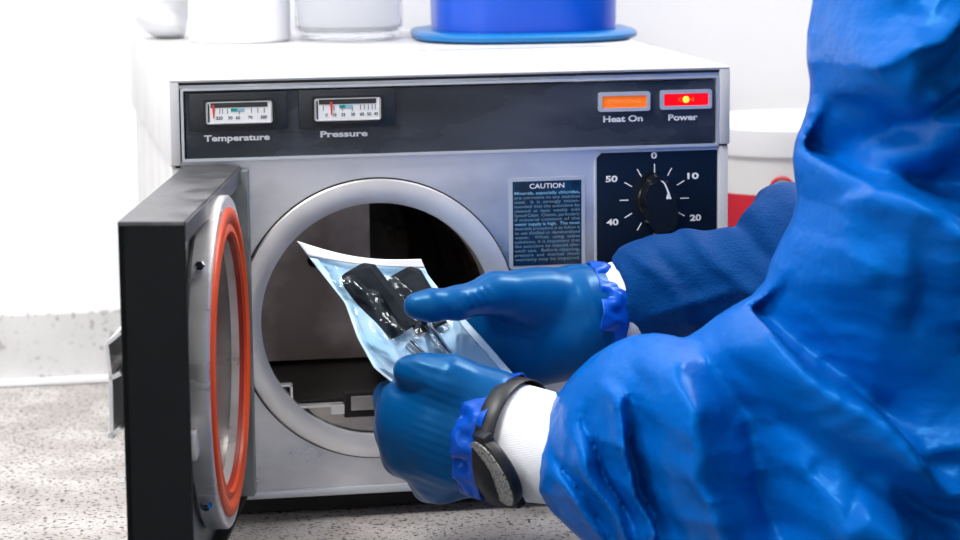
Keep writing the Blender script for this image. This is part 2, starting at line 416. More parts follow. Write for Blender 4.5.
# steel front with a round opening
def holed_plate(x0, x1, z0, z1, cx, cz, r, y0, y1, n=96):
    bm = bmesh.new(); outer = []; inner = []
    for i in range(n):
        a = 2*math.pi*(i+.5)/n; c, s = math.cos(a), math.sin(a)
        ts = []
        if c > 1e-9: ts.append((x1-cx)/c)
        if c < -1e-9: ts.append((x0-cx)/c)
        if s > 1e-9: ts.append((z1-cz)/s)
        if s < -1e-9: ts.append((z0-cz)/s)
        t = min(t for t in ts if t > 0); outer.append([cx+t*c, cz+t*s]); inner.append((cx+r*c, cz+r*s))
    for X, Z in ((x0, z0), (x1, z0), (x0, z1), (x1, z1)):
        k = min(range(n), key=lambda i: math.dist(outer[i], (X, Z))); outer[k] = [X, Z]
    A = [[bm.verts.new((p[0], y, p[1])) for p in P] for P in (outer, inner) for y in (y0, y1)]
    for i in range(n):
        j = (i+1) % n
        bm.faces.new((A[0][i], A[0][j], A[2][j], A[2][i])); bm.faces.new((A[1][i], A[3][i], A[3][j], A[1][j]))
        bm.faces.new((A[0][i], A[1][i], A[1][j], A[0][j])); bm.faces.new((A[2][i], A[2][j], A[3][j], A[3][i]))
    return bm
obj('front_panel', holed_plate(XL+.0038, XR-.0085, ZB, .2885, RC, RZ, RR-.012, 0, .004), M['steel'], ac)
obj('under_shadow_block', bx(XL+.02, XR-.02, .03, YB-.03, CT+.0012, ZB), M['rubber_and_shade'], ac, label='black block standing in for the shadow under the autoclave')  # block added to paint the dark shade in the gap underneath
obj('front_lip', bx(XL+.0038, XR-.0085, -.003, .002, ZB-.0005, ZB+.006, bev=.0014), M['trim'], ac, smooth=30)
bm = lathe(bmesh.new(), [(RR, .0005), (RR, .0030), (RR-.001, .0042), (RR-.004, .0046), (RI+.002, .0040), (RI, .0028), (RI, -.03), (RI+.006, -.03), (RI+.006, .0005)], 128, front_at(RC, 0, RZ), close=True)
obj('chamber_ring', bm, M['ring'], ac, smooth=30)
bm = lathe(bmesh.new(), [(RR+.0012, .0004), (RR+.0012, .0010), (RR-.0005, .0010), (RR-.0005, .0004)], 128, front_at(RC, 0, RZ), close=True)
obj('ring_gasket_line', bm, M['seam'], ac)
CHD = .40
bm = lathe(bmesh.new(), [(RI+.004, -.03), (RI+.003, -.06), (RI+.003, -CHD+.03), (RI-.008, -CHD+.008), (RI-.03, -CHD), (0, -CHD), (0, -CHD-.004), (RI+.012, -CHD-.004), (RI+.012, -.03)], 96, front_at(RC, 0, RZ), close=False)
ch = obj('chamber', bm, M['chamber'], ac, smooth=40)
obj('lit_back_plate', bx(.064, .182, .17, .173, .088, .252), M['lit_back_plate'], ch, label='paler brown plate added for the lit part of the chamber back')  # added plate; its paler colour paints the lit area of the back wall
for x, z in ():
    b2 = lathe(bmesh.new(), [(0, .003), (.004, .003), (.006, .001), (.006, 0), (0, 0)], 20, front_at(x+RC-.163, CHD-.002, z))
    obj('port_fitting', b2, M['dark_metal'], ch, smooth=30)
for x, z in ((.108, .222), (.132, .178)):
    b2 = lathe(bmesh.new(), [(0, .006), (.004, .006), (.0065, .003), (.0065, 0), (0, 0)], 20, front_at(x, .1695, z)); obj('port_fitting', b2, M['dark_metal'], ch, smooth=30)
# inner well lip at the bottom of the chamber mouth
bm = bmesh.new()
r2 = .0712; cx2, cz2 = .1535+.006, .1255
a0, a1 = math.radians(215), math.radians(325)
pts = [(cx2+r2*math.cos(a0+(a1-a0)*k/30), cz2+r2*math.sin(a0+(a1-a0)*k/30)) for k in range(31)]
# flat floor plate sector between ring bore and tray line
def sector(y0, y1, zc, rr, ztop):
    bm = bmesh.new(); half = math.sqrt(rr*rr-(RZ-ztop)**2); P = [(RC-half, ztop), (RC+half, ztop)]
    b0 = math.atan2(ztop-RZ, half); b1 = math.atan2(ztop-RZ, -half)
    for k in range(1, 32):
        a = b0+((b1-2*math.pi if b1 > 0 else b1)-b0)*k/32; P.append((RC+rr*math.cos(a), RZ+rr*math.sin(a)))
    prism(bm, P, -y1, -y0, FRONT); return bm
obj('well_plate', sector(.006, .010, 0, RI-.0006, .0805), M['lower_metal'], ac, label='pinkish metal plate across the chamber mouth')
bm = bmesh.new(); tube(bm, [(RC-.0085+.0655*math.cos(math.radians(218+ (318-218)*k/28)), .0052, .118+.0645*math.sin(math.radians(218+(318-218)*k/28))) for k in range(29)], .0007, 6)
obj('well_groove', bm, M['seam'], ac)
# tray rack
rk = obj('tray_rack', bx(.083, .235, -.001+.012, .33, .0825, .0845), M['dark_metal'], ac)
bm = bmesh.new()
box(bm, .0895, .0912, .001, .010, .080, .0995); box(bm, .078, .0912, .001, .010, .0982, .0999)
obj('rack_bracket', bm, M['ring'], rk)
bm = bmesh.new(); box(bm, .0905, .1335, .000, .010, .0795, .0815); box(bm, .1225, .1345, -.003, .004, .0735, .0815, bev=.0006)
obj('rack_rail', bm, M['ring'], rk)
bm = bmesh.new(); box(bm, .1335, .172, -.004, .006, .0705, .0915, bev=.001); 
obj('rack_clamp', bm, M['dark_metal'], rk)
obj('clamp_window', bx(.139, .160, -.0048, -.003, .0765, .0885, bev=.0005), M['lower_metal'], rk)
bm = bmesh.new(); tube(bm, [(.168, .0, .084), (.205, .0, .084)], .002, 8); obj('rack_rod', bm, M['chrome'], rk)

# --- control fascia
fx0, fx1, fz0, fz1 = .0045, .4545, .2885, .3482
cp = obj('control_panel', bx(fx0+.004, fx1-.004, -.003, .006, fz0+.002, fz1-.004), M['panel'], ac)
def frame(x0, x1, z0, z1, t, y0, y1):
    bm = bmesh.new(); n = 5
    O = rrect(x0, x1, z0, z1, .002, n); I = rrect(x0+t, x1-t, z0+t, z1-t, .0012, n)
    A = [[bm.verts.new((p[0], y, p[1])) for p in P] for P in (O, I) for y in (y0, y1)]
    k = len(O)
    for i in range(k):
        j = (i+1) % k
        bm.faces.new((A[0][i], A[0][j], A[2][j], A[2][i])); bm.faces.new((A[1][i], A[3][i], A[3][j], A[1][j]))
        bm.faces.new((A[0][i], A[1][i], A[1][j], A[0][j])); bm.faces.new((A[2][i], A[2][j], A[3][j], A[3][i]))
    return bm
obj('panel_trim', frame(fx0, fx1, fz0, fz1, .0022, -.005, .006), M['trim'], cp)
obj('panel_header', bx(.0038, XR-.0085, -.002, .006, .3483, .3503), M['steel'], cp)
def P(px, py, Y=0.): return atY(px, py, Y)

def gauge(name, a, b, wa, wb, lbl, lx, ticks, nums, needle_x, band, pale):
    """a,b: opposite corners of the housing; wa,wb corners of the window"""
    x0, z1 = P(*a)[[0, 2]]; x1, z0 = P(*b)[[0, 2]]
    bm = bmesh.new(); box(bm, x0, x1, -.0075, -.003, z0, z1, bev=.0006); g = obj(name, bm, M['gauge_black'], ac, smooth=30)
    u0, w1 = P(*wa)[[0, 2]]; u1, w0 = P(*wb)[[0, 2]]
    # raised black surround, bowed at its lower edge
    bm = bmesh.new(); pts = rrect(u0-.0025, u1+.0025, w0-.0015, w1+.0025, .002)
    prism(bm, pts, .0075, .0105, FRONT)
    pts = [(u0+(u1-u0)*k/12, w0-.0005-.0028*math.sin(math.pi*k/12)) for k in range(13)]+[(u1, w0+.001), (u0, w0+.001)]
    prism(bm, pts, .0075, .0103, FRONT)
    obj('gauge_surround', bm, M['black'], g, smooth=30)
    W, H = u1-u0, w1-w0
    f = obj('gauge_rim', frame(u0-.0008, u1+.0008, w0-.0008, w1+.0008, .0008, -.0112, -.0100), M['chrome'], g)
    d = obj('dial_face', bx(u0+.0003, u1-.0003, -.0109, -.0104, w0, w1), M['dial_paper'], g)
    obj('dial_top_bar', bx(u0+.003, u1-.003, -.0113, -.0109, w1-H*.24, w1-.0002), M['ink_black'], g)  # black bar across the top of the dial
    obj('dial_side_bar', bx(u0+.0007, u0+.0020, -.0113, -.0109, w0+.001, w1-.001), M['ink_black'], g)
    bm = bmesh.new()
    for t, hgt in ticks:
        xx = u0+W*t; box(bm, xx-.00022, xx+.00022, -.0112, -.0109, w0+H*(.46-hgt*.5), w0+H*.70)
    obj('dial_ticks', bm, M['ink_black'], g)
    for s, t in nums:
        text('dial_number', s, u0+W*t, w0+H*.24, -.0110, .0036, M['ink_black'], g, xs=1.0, off=.00006)
    for (c0, c1), mm in ((band, 'teal'), (pale, 'teal_pale')):
        obj('dial_band', bx(u0+W*c0, u0+W*c1, -.0113, -.0110, w0+H*.56, w0+H*.71), M[mm], g)
    xx = u0+W*needle_x
    bm = bmesh.new(); prism(bm, [(xx-.0011, w1-H*.12), (xx+.0011, w1-H*.12), (xx+.0004, w0+H*.25), (xx-.0003, w0+H*.25)], .0113, .0117, FRONT)
    obj('gauge_needle', bm, M['needle'], g)
    return g
gauge('temperature_gauge', (188, 93.5), (286.5, 128), (205.5, 102), (270, 120.5), None, 0,
      [(.20, 0), (.245, 0), (.32, 0), (.5, .1), (.69, 0), (.79, 0), (.89, 0)], [('220', .19), ('50', .36), ('60', .48), ('70', .67), ('300', .88)], .10, (.37, .47), (.47, .58))
gauge('pressure_gauge', (297.5, 90), (394, 125), (313.5, 98.5), (378, 117.5), None, 0,
      [(.12, 0), (.29, 0), (.42, 0), (.57, .1), (.70, 0), (.76, 0), (.82, 0), (.88, 0), (.93, 0)], [('0', .17), ('10', .29), ('25', .43), ('30', .58), ('60', .72), ('50', .83), ('45', .94)], .245, (.37, .46), (.46, .58))
def ptext(name, s, cx, cy, w, h, Y=-.0031, off=.0003, m='white_ink', par=None):
    """one printed word: centre pixel, width and cap height in pixels at the panel"""
    p = P(cx, cy, Y); sz = h*.00083/.72
    tot = text(name, s, 0, 0, 0, sz, M[m], None, off=off)
    xs = [v.co.x for v in tot.data.vertices]; zs = [v.co.z for v in tot.data.vertices]
    k = (w*.00085)/(max(xs)-min(xs)); mx = (max(xs)+min(xs))/2
    tot.data.transform(Matrix.Translation((p[0], Y, p[2])) @ Matrix.Diagonal((k, 1, 1, 1)) @ Matrix.Translation((-mx, 0, 0)))
    tot.parent = par or cp
    if tot.parent.parent is None: tot.matrix_parent_inverse = Matrix.Translation(tot.parent.location).inverted()
    else:
        tot.matrix_parent_inverse = Matrix.Identity(4)
    return tot
ptext('panel_lettering', 'Temperature', 237, 138, 63, 6, off=.00024)
ptext('panel_lettering', 'Pressure', 344, 134, 46, 6, off=.00024)
ptext('panel_lettering', 'Heat On', 623, 119, 40, 6.2, off=.00024)
ptext('panel_lettering', 'Power', 683, 117.5, 30, 6.2, off=.00024)
def lamp(name, a, b, lens, lbl):
    x0, z1 = P(*a)[[0, 2]]; x1, z0 = P(*b)[[0, 2]]
    g = obj(name, frame(x0, x1, z0, z1, .0030, -.0062, -.003), M['trim'], ac, label=lbl)
    bm = bmesh.new(); pts = [(x0+.0028, z0+.0028), (x1-.0028, z0+.0028), (x1-.0028, z1-.0032), ((x0+x1)/2, z1-.0022), (x0+.0028, z1-.0032)]
    prism(bm, pts, .0030, .0052, FRONT); obj('lens', bm, lens, g)
    return g, x0, x1, z0, z1
g, x0, x1, z0, z1 = lamp('heat_indicator', (597, 92.2), (648.5, 110), M['amber'], 'chrome framed indicator with an amber lens')
text('lens_lettering', 'STERILIZING', (x0+x1)/2, (z0+z1)/2, -.0054, .0045, M['amber_pale'], g, xs=1.15)
g, x0, x1, z0, z1 = lamp('power_indicator', (658.8, 90), (710, 107.8), M['redlens'], 'chrome framed indicator with a lit red lens')
bm = lathe(bmesh.new(), [(0, .0012), (.0016, .0010), (.0026, .0004), (.003, 0), (0, 0)], 16, front_at((x0+x1)/2, -.0052, (z0+z1)/2))
obj('bulb', bm, M['bulb'], g, smooth='all')
text('lens_lettering', 'ON', (x0+x1)/2, (z0+z1)/2, -.0055, .005, M['amber'], g, xs=1.8)

# timer plate and knob
tx0, tz1 = P(596, 153)[[0, 2]]; tx1, tz0 = P(716, 300)[[0, 2]]
bm = bmesh.new(); prism(bm, [(tx0, tz0), (tx1, tz0), (tx1, tz1), (tx0+.0045, tz1), (tx0, tz1-.0045)], 0, .0016, FRONT)
tp = obj('timer_plate', bm, M['navy'], ac)
bm = bmesh.new(); box(bm, tx0-.0013, tx0, -.002, 0, tz0, tz1-.004); box(bm, tx0+.003, tx1+.001, -.002, 0, tz1, tz1+.0012); box(bm, tx1, tx1+.0014, -.002, 0, tz0, tz1)
obj('timer_plate_trim', bm, M['trim'], tp)
KX, KZ = .3996, .2448
bm = bmesh.new()
for k in range(20):
    a = math.pi/2-2*math.pi*k/12
    if k >= 12: break
    T = front_at(KX, -.0016, KZ) @ Matrix.Rotation(a, 4, 'Z')
    box(bm, .0225, .0300, -.00045, .00045, 0, .0002, M=T)
obj('timer_ticks', bm, M['white_ink'], tp)
for s, cx, cy, w in (('0', 654, 155.8, 6), ('10', 693, 176.2, 11.5), ('20', 695.5, 218, 11.5), ('30', 654, 243, 11.5), ('40', 612.5, 222.5, 12), ('50', 611.5, 179.3, 12)):
    ptext('timer_numeral', s, cx, cy, w, 6.2, Y=-.00165, off=.00022, par=tp)
kn = obj('timer_knob', lathe(bmesh.new(), [(.0165, .0017), (.0165, .005), (.0150, .0065), (0, .0065)], 48, front_at(KX+.001, 0, KZ)), M['black'], ac, smooth=30)
bm = bmesh.new()   # lobed grip standing proud, turned a little
pts = []
for k in range(64):
    a = 2*math.pi*k/64; r = .0130+.0120*abs(math.cos(a))**3+.0009*math.cos(6*a); pts.append((r*math.cos(a), r*math.sin(a)))
T = front_at(KX+.0005, 0, KZ-.004) @ Matrix.Rotation(math.radians(97), 4, 'Z')
vs = prism(bm, pts, .0065, .0255, T)
es = [e for e in bm.edges if all(abs((T.inverted() @ v.co).z-.0255) < 1e-5 for v in e.verts)]
bmesh.ops.bevel(bm, geom=es, offset=.003, segments=4, affect='EDGES')
obj('knob_grip', bm, M['black'], kn, smooth=40)
bm = bmesh.new()
pl = [(.0010, .0163), (.0036, .0138), (.0052, .0100), (.0068, .0060), (.0070, .0010)]
for i, (w0, w1) in enumerate(((.0009, .0007), (.0007, .0007), (.0007, .0008), (.0008, .0022))):
    (a, b), (c, d) = pl[i], pl[i+1]; prism(bm, [(a-w0, b), (a+w0, b), (c+w1, d), (c-w1, d)], .0257, .0263, front_at(KX-.001, 0, KZ+.002))
obj('knob_pointer', bm, M['white_ink'], kn)

# caution plate
cx0, cz1 = P(508.5, 178.5)[[0, 2]]; cx1, cz0 = P(585, 266.5)[[0, 2]]
ca = obj('caution_plate', None or (lambda bm: (prism(bm, rrect(cx0, cx1, cz0, cz1, .003), 0, .0009, FRONT), bm)[1])(bmesh.new()), M['trim'], ac, smooth=30)
obj('caution_field', bx(cx0+.0032, cx1-.0032, -.0012, -.0009, cz0+.0028, cz1-.0028), M['label_navy'], ca)
Wf = cx1-cx0-.0064-.003; lx = cx0+.0032+.0015
text('caution_heading', 'CAUTION', (cx0+cx1)/2, cz1-.0072, -.0013, .0058, M['white_ink'], ca, xs=1.15, off=.00006)
lines = ['Minerals, especially chlorides,', 'are corrosive to any stainless', 'steel.   It  is  strongly  recom-', 'mended that the autoclave be', 'cleaned  at  least  weekly  with', 'Speed-Clean  Cleaner, particularly',
         'if mineral content of the', 'water supply is high.  The most', 'desirable procedure is to follow is', 'to use distilled or demineralized', 'water.   When  using  saline', 'solutions, it is important that', 'the autoclave be cleaned after',
         'each use.  Before cleaning,', 'pressure  and  thermal  shock', 'warranty may be impaired.']
for i, s in enumerate(lines):
    z = cz1-.0128-i*.00372
    t = text('caution_line', s, lx, z, -.00135, .0036, M['ink_bright'] if i in (0, 7) else M['faint_ink'], ca, align='LEFT', off=.00002)
    xs_ = [v.co.x for v in t.data.vertices]; k = Wf/(max(xs_)-min(xs_))
    t.data.transform(Matrix.Translation((lx, 0, 0)) @ Matrix.Diagonal((k, 1, 1, 1)) @ Matrix.Translation((-min(xs_), 0, 0)))
for x, y in ((.04, .06), (.43, .06), (.04, .5), (.43, .5)):
    b = lathe(bmesh.new(), [(0, CT), (.014, CT), (.016, CT+.004), (.013, ZB), (0, ZB)], 24, Matrix.Translation((x, y, 0)))
    obj('foot', b, M['rubber_and_shade'], ac, smooth=30)

# --- door, swung open past a right angle
PHI = .2108
u = Vector((-math.sin(PHI), -math.cos(PHI), 0)); v = Vector((math.cos(PHI), -math.sin(PHI), 0))
DC = Vector((.0247, -.17, .1541))              # centre of the gasket face
# door frame: local x = along the door (u), local y = z up, local z = v (toward the chamber side)
DM = Matrix(((u.x, 0, v.x, DC.x), (u.y, 0, v.y, DC.y), (0, 1, 0, DC.z), (0, 0, 0, 1)))
DZ0, DZ1 = .010-DC.z, .2846-DC.z
U0, U1 = -.160, .1720
SI, SO = -.0075, -.0535      # inner and outer faces of the shell
def dbox(x0, x1, y0, y1, z0, z1, bev=0, bm=None):
    bm = bm or bmesh.new(); box(bm, x0, x1, y0, y1, z0, z1, bev=bev, M=DM); return bm
sh = bmesh.new()
dbox(U0, U1, DZ0, DZ1, SO, SO+.004, bm=sh)                      # outer face
dbox(U1-.004, U1, DZ0, DZ1, SO+.001, SI, bm=sh)                  # free edge
dbox(U0, U0+.004, DZ0, DZ1, SO+.001, SI, bm=sh)
dbox(U0, U1, DZ0, DZ0+.003, SO+.001, SI, bm=sh)
door = obj('door', sh, M['door_paint'], ac)
obj('door_top', dbox(U0, U1+.0002, DZ1-.003, DZ1+.0004, SO-.0002, SI, bev=.0008), M['door_top'], door, label='grey metal top edge')
obj('door_inner_top_lip', dbox(U0+.001, U1-.001, DZ1-.014, DZ1-.0008, SI+.0002, SI+.0012), M['door_top'], door)
# grey carrier plate with clipped corners
bm = bmesh.new(); q = .014
pp = [(-.158, DZ0+.004+q), (-.158+q, DZ0+.001), (.10, DZ0+.001), (.118, DZ0+.03), (.118, DZ1-.05), (.10, DZ1-.012), (-.155, DZ1-.012)]
prism(bm, pp, -.0215, -.0185, DM); obj('carrier_plate', bm, M['plate'], door)
obj('door_hinge', dbox(-.165, -.148, DZ0+.003, DZ1-.003, -.016, -.0010), M['plate'], door)
# disc
RDk = .1262
dprof = [(RDk-.002, -.0155), (RDk, -.0145), (RDk, -.0012), (RDk-.0012, 0), (.1172, 0), (.1172, -.004), (.094, -.004), (.090, -.006), (.075, -.0125), (.05, -.0150), (0, -.0155), (0, -.0190), (.09, -.0185), (RDk-.002, -.0155)]
disc = obj('door_disc', lathe(bmesh.new(), dprof[:6]+[(.0935, -.004), (.0935, -.0185), (RDk-.006, -.0185)], 144, DM, close=True), M['disc'], door, smooth=30)
obj('door_dish', lathe(bmesh.new(), [(.0940, -.010), (.0925, -.0105), (.085, -.0120), (.07, -.0145), (.045, -.0165), (0, -.0172), (0, -.0195), (.094, -.0190)], 128, DM), M['dish'], door, smooth=50)
obj('door_gasket', lathe(bmesh.new(), [(.1168, -.0038), (.1172, .0006), (.1160, .0022), (.1120, .0028), (.1070, .0022), (.1058, .0008), (.1046, .0004), (.1030, .0006), (.1020, .0016), (.0985, .0018), (.0975, .0006), (.0968, -.0038)], 144, DM, close=True), M['gasket'], door, smooth=50)
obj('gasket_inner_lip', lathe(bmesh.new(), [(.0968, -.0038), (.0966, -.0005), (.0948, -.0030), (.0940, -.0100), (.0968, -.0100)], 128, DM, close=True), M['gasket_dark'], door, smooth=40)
# stem and spider behind the disc
obj('door_stem', lathe(bmesh.new(), [(.03, -.0545), (.03, -.040), (.045, -.034), (.045, -.0186), (0, -.0186)], 40, DM), M['dark_metal'], door, smooth=30)
bm = bmesh.new(); dbox(-.10, .128, .058, .075, -.042, -.028, bev=.002, bm=bm); dbox(-.10, .128, -.015, .004, -.044, -.030, bev=.002, bm=bm)
obj('door_crossbar', bm, M['chrome'], door, smooth=30)
obj('door_clip', dbox(.120, .139, -.045, -.0245, -.020, -.0085, bev=.001), M['disc'], door, smooth=30)
for ang in (42, 135, 222, -42):
    a = math.radians(ang); T = DM @ Matrix.Translation(((RDk-.001)*math.cos(a), (RDk-.001)*math.sin(a), -.008)) @ Matrix.Rotation(a, 4, 'Z') @ Matrix.Rotation(math.pi/2, 4, 'Y')
    b = lathe(bmesh.new(), [(0, 0), (.0026, 0), (.0026, .003), (.0042, .003), (.0046, .0045), (.0044, .0075), (.0030, .0088), (0, .0088)], 6, T)
    obj('rim_bolt', b, M['chrome'], door, smooth=20)
# latch handle on the outer face
LZ = DC.z
def lp(px, py):   # pixel on the free-edge plane of the door -> local (normal offset, height)
    n = -u; P0 = DM @ Vector((U1-.004, 0, 0)); d = R.T@np.array([(px-480)/F, (py-270)/F, 1.]); d = V3(d); c = V3(CAM)
    t = (P0-c).dot(n)/d.dot(n); q = DM.inverted() @ (c+d*t); return q.z, q.y
bm = bmesh.new()
outer = [lp(*q) for q in ((121, 330), (105.5, 342), (107.5, 345), (109.5, 378), (109.5, 400), (110, 433), (107, 435), (108, 438), (114, 438), (121, 431))]
inner = [lp(*q) for q in ((121, 334), (110, 345), (113, 378), (121, 371), (121, 377.5), (113.5, 379.5), (113, 400), (113.5, 430), (121, 424))]
T = DM @ Matrix(((0, 0, 1, 0), (0, 1, 0, 0), (1, 0, 0, 0), (0, 0, 0, 1)))
def strip(bm, pts, th, x0, x1):
    for (a, b), (c, d) in zip(pts, pts[1:]):
        L = math.hypot(c-a, d-b); nx, ny = -(d-b)/L*th/2, (c-a)/L*th/2
        prism(bm, [(a+nx, b+ny), (c+nx, d+ny), (c-nx, d-ny), (a-nx, b-ny)], x0, x1, T)
strip(bm, [lp(*q) for q in ((121, 332), (107, 344), (111, 378), (111.5, 400), (112, 434))], .0026, U1-.075, U1-.002)
strip(bm, [lp(*q) for q in ((111, 378), (121, 373))], .003, U1-.075, U1-.002)
strip(bm, [lp(*q) for q in ((112, 434), (121, 428))], .003, U1-.030, U1-.002)
strip(bm, [lp(*q) for q in ((108, 434.5), (114, 436))], .004, U1-.075, U1-.002)
obj('latch_handle', bm, M['ring'], door)

#=== THINGS ON TOP ===
TZ = ZT+.0031
def up(x, y, z=TZ): return Matrix.Translation((x, y, z))
c = empty('canister', (.096, .44, TZ), 'plain white cylindrical canister on the autoclave lid, left of the clear jar', 'canister')
obj('body', lathe(bmesh.new(), [(0, 0), (.047, 0), (.0495, .003), (.0495, .16), (0, .16)], 64, up(.096, .44)), M['canister'], c, smooth=30)
obj('lid', lathe(bmesh.new(), [(0, .1602), (.0505, .1602), (.0505, .176), (.049, .179), (0, .179)], 64, up(.096, .44)), M['canister'], c, smooth=30)
g = empty('glass_jar', (.2035, .44, TZ), 'clear glass jar with a thick base between the white canister and the blue tub', 'jar')
obj('jar_body', lathe(bmesh.new(), [(0, 0), (.040, 0), (.050, .004), (.053, .012), (.053, .15), (.0505, .15), (.0505, .014), (.045, .008), (0, .007)], 72, up(.2035, .44)), M['glass'], g, smooth=40)
obj('jar_lid', lathe(bmesh.new(), [(0, .1505), (.055, .1505), (.055, .162), (.02, .168), (0, .168)], 64, up(.2035, .44)), M['canister'], g, smooth=40, label='white lid')
t = empty('blue_tub', (.385, .43, TZ), 'cobalt blue plastic tub with a wide rounded base flange on the autoclave lid', 'tub')
TR = Matrix.Translation((.371, .405, TZ)) @ Matrix.Rotation(math.radians(-4), 4, 'Z')
def stack(layers, n=8):
    bm = bmesh.new(); rings = []
    for hw, hd, r, z in layers: rings.append([bm.verts.new(TR @ Vector((p[0], p[1], z))) for p in rrect(-hw, hw, -hd, hd, r, n)])
    for a, b in zip(rings, rings[1:]):
        for i in range(len(a)): bm.faces.new((a[i], a[(i+1) % len(a)], b[(i+1) % len(a)], b[i]))
    bm.faces.new(rings[0][::-1]); bm.faces.new(rings[-1]); return bm
obj('base_flange', stack([(.103, .100, .075, 0), (.108, .105, .078, .0025), (.1085, .1055, .078, .006), (.106, .103, .076, .0085), (.094, .091, .07, .0095)]), M['tub_rim'], t, smooth=40, label='lighter blue flange')
obj('tub_wall', stack([(.088, .086, .065, .0096), (.0885, .0865, .065, .02), (.090, .088, .066, .17), (.088, .086, .064, .172)]), M['tub'], t, smooth=40)
# crumpled film bag behind the left end
def bag(Pt):
    d = ell(Pt, (.030, .512, TZ+.036), (.030, .040, .036)); q = Pt*np.array([60, 60, 70.])
    return d+.006*np.sin(q[:, 0]+1.7*np.sin(q[:, 2]))*np.cos(q[:, 2]*.9+q[:, 1])+.003*np.sin(2.3*q[:, 2]+q[:, 0])
b = sdf_obj('film_bag', bag, (-.03, .45, TZ), (.085, .575, TZ+.09), .004, M['plastic_bag'], None, smooth_it=1)
tag(b, 'crumpled whitish plastic bag at the left end of the autoclave lid', 'bag')
V = np.array([v_.co[:] for v_ in b.data.vertices]); dz = TZ-V[:, 2].min()
for v_ in b.data.vertices: v_.co.z += dz

# bucket at the right, standing on the worktop behind the autoclave's corner
bk = empty('bucket', (.655, .44, CT), 'white plastic bucket with a red printed label, right of the autoclave', 'bucket')
BM = Matrix.Translation((.655, .44, CT))
obj('bucket_body', lathe(bmesh.new(), [(0, 0), (.078, 0), (.081, .004), (.090, .2505), (.0, .2505)], 72, BM), M['bucket'], bk, smooth=30)
obj('bucket_lid', lathe(bmesh.new(), [(0, .251), (.0945, .251), (.0955, .255), (.0955, .277), (.093, .281), (.086, .282), (.084, .277), (0, .277)], 72, BM), M['canister'], bk, smooth=30)
bm = bmesh.new()
def cyl_patch(bm, a0, a1, z0, z1, dr, n=20):
    for k in range(n):
        b0 = math.radians(a0+(a1-a0)*k/n); b1 = math.radians(a0+(a1-a0)*(k+1)/n)
        q = []
        for a, z in ((b0, z0), (b1, z0), (b1, z1), (b0, z1)):
            r = .081+(.090-.081)*(z/.2505)+dr; q.append(bm.verts.new(BM @ Vector((r*math.cos(a), r*math.sin(a), z))))
        bm.faces.new(q)
cyl_patch(bm, 190, 252, .150, .212, .0006); bmesh.ops.remove_doubles(bm, verts=bm.verts, dist=1e-5)
lb = obj('red_label', bm, M['redprint'], bk)
bm = bmesh.new(); cyl_patch(bm, 236, 249, .190, .197, .0012, 6); cyl_patch(bm, 205, 247, .165, .171, .0012, 10); obj('label_print', bm, M['canister'], lb, label='white printed mark')
bm = bmesh.new()
pts = []
for k in range(24):
    a = math.radians(30+300*k/23); al = math.radians(249)+.011*math.cos(a)/.09; z = .2195+.011*math.sin(a); r = .0906
    pts.append(BM @ Vector((r*math.cos(al), r*math.sin(al), z)))
tube(bm, pts, .0017, 6); obj('red_emblem', bm, M['redprint'], bk)

#=== POUCH ===
def lerp_pl(pl, t):
    n = len(pl)-1; x = min(max(t, 0), 1)*n; i = min(int(x), n-1); f = x-i; return [pl[i][k]*(1-f)+pl[i+1][k]*f for k in range(3)]
Lp = [(297, 241, -.100), (318, 269, -.105), (345, 303, -.118), (357, 337, -.135), (374, 368, -.150), (404, 392, -.160), (425, 412, -.165)]
Rp = [(421, 259, -.085), (428, 275, -.088), (442, 293, -.097), (465, 319, -.112), (492, 349, -.128), (516, 377, -.140), (532, 395, -.148)]
def pouch(s, t, off=0.):
    a = lerp_pl(Lp, t); b = lerp_pl(Rp, t)
    px, py, Y = [a[k]*(1-s)+b[k]*s for k in range(3)]
    top = max(0, 1-t*6)
    py += top*7*math.sin(math.pi*s)          # sagging mouth
    Y += .006*math.sin(math.pi*s)*(1-t)+.0025*math.sin(9*s+5*t)
    return V3(atY(px, py, Y-off))
def sheet(f, s0, s1, t0, t1, n=40, m=50):
    bm = bmesh.new(); g = [[bm.verts.new(f(s0+(s1-s0)*i/n, t0+(t1-t0)*j/m)) for i in range(n+1)] for j in range(m+1)]
    for j in range(m):
        for i in range(n): bm.faces.new((g[j][i], g[j][i+1], g[j+1][i+1], g[j+1][i]))
    return bm
def solid(o, th):
    md = o.modifiers.new('thickness', 'SOLIDIFY'); md.thickness = th; md.offset = 0; return o
po = empty('sterilization_pouch', tuple(pouch(.5, .5)), 'light blue and clear sterilization pouch held by both gloved hands at the chamber mouth', 'pouch')
solid(obj('paper_back', sheet(lambda s, t: pouch(s, t), 0, 1, 0, 1), M['paper'], po, smooth='all'), .0003)
def flap(s, t):   # folded-over mouth of the paper
    p = pouch(s, t*.6+.0, .0012+.004*math.sin(math.pi*s)); return p
solid(obj('pouch_flap', sheet(flap, 0, 1, 0, .15, 40, 6), M['paper_edge'], po, smooth='all', label='whiter folded mouth flap'), .0003)
def bulge(s, t):
    e = min(1, min(s, 1-s)*7)*min(1, max(0, t-.13)*7)
    h = .0105*math.exp(-((s-.33)/.2)**2)+.0085*math.exp(-((s-.66)/.15)**2)*max(0, 1-abs(t-.35)*1.6)
    tri = lambda q: abs((q % 1.)-.5)*2
    cm = math.exp(-((s-.42)/.26)**2-((t-.60)/.17)**2)
    h += cm*(.0050*tri(2.6*s+3.1*t)+.0042*tri(4.3*t-3.4*s+.3)+.0030*tri(6.1*s+1.7*t+.6))
    return .0012+e*(h+.0014*math.sin(21*s+13*t)*math.sin(17*t-6*s)+.001)
fl = obj('film_front', sheet(lambda s, t: pouch(s, t, bulge(s, t)), .02, .98, .13, 1, 60, 70), M['film'], po, smooth='all', label='clear creased film')
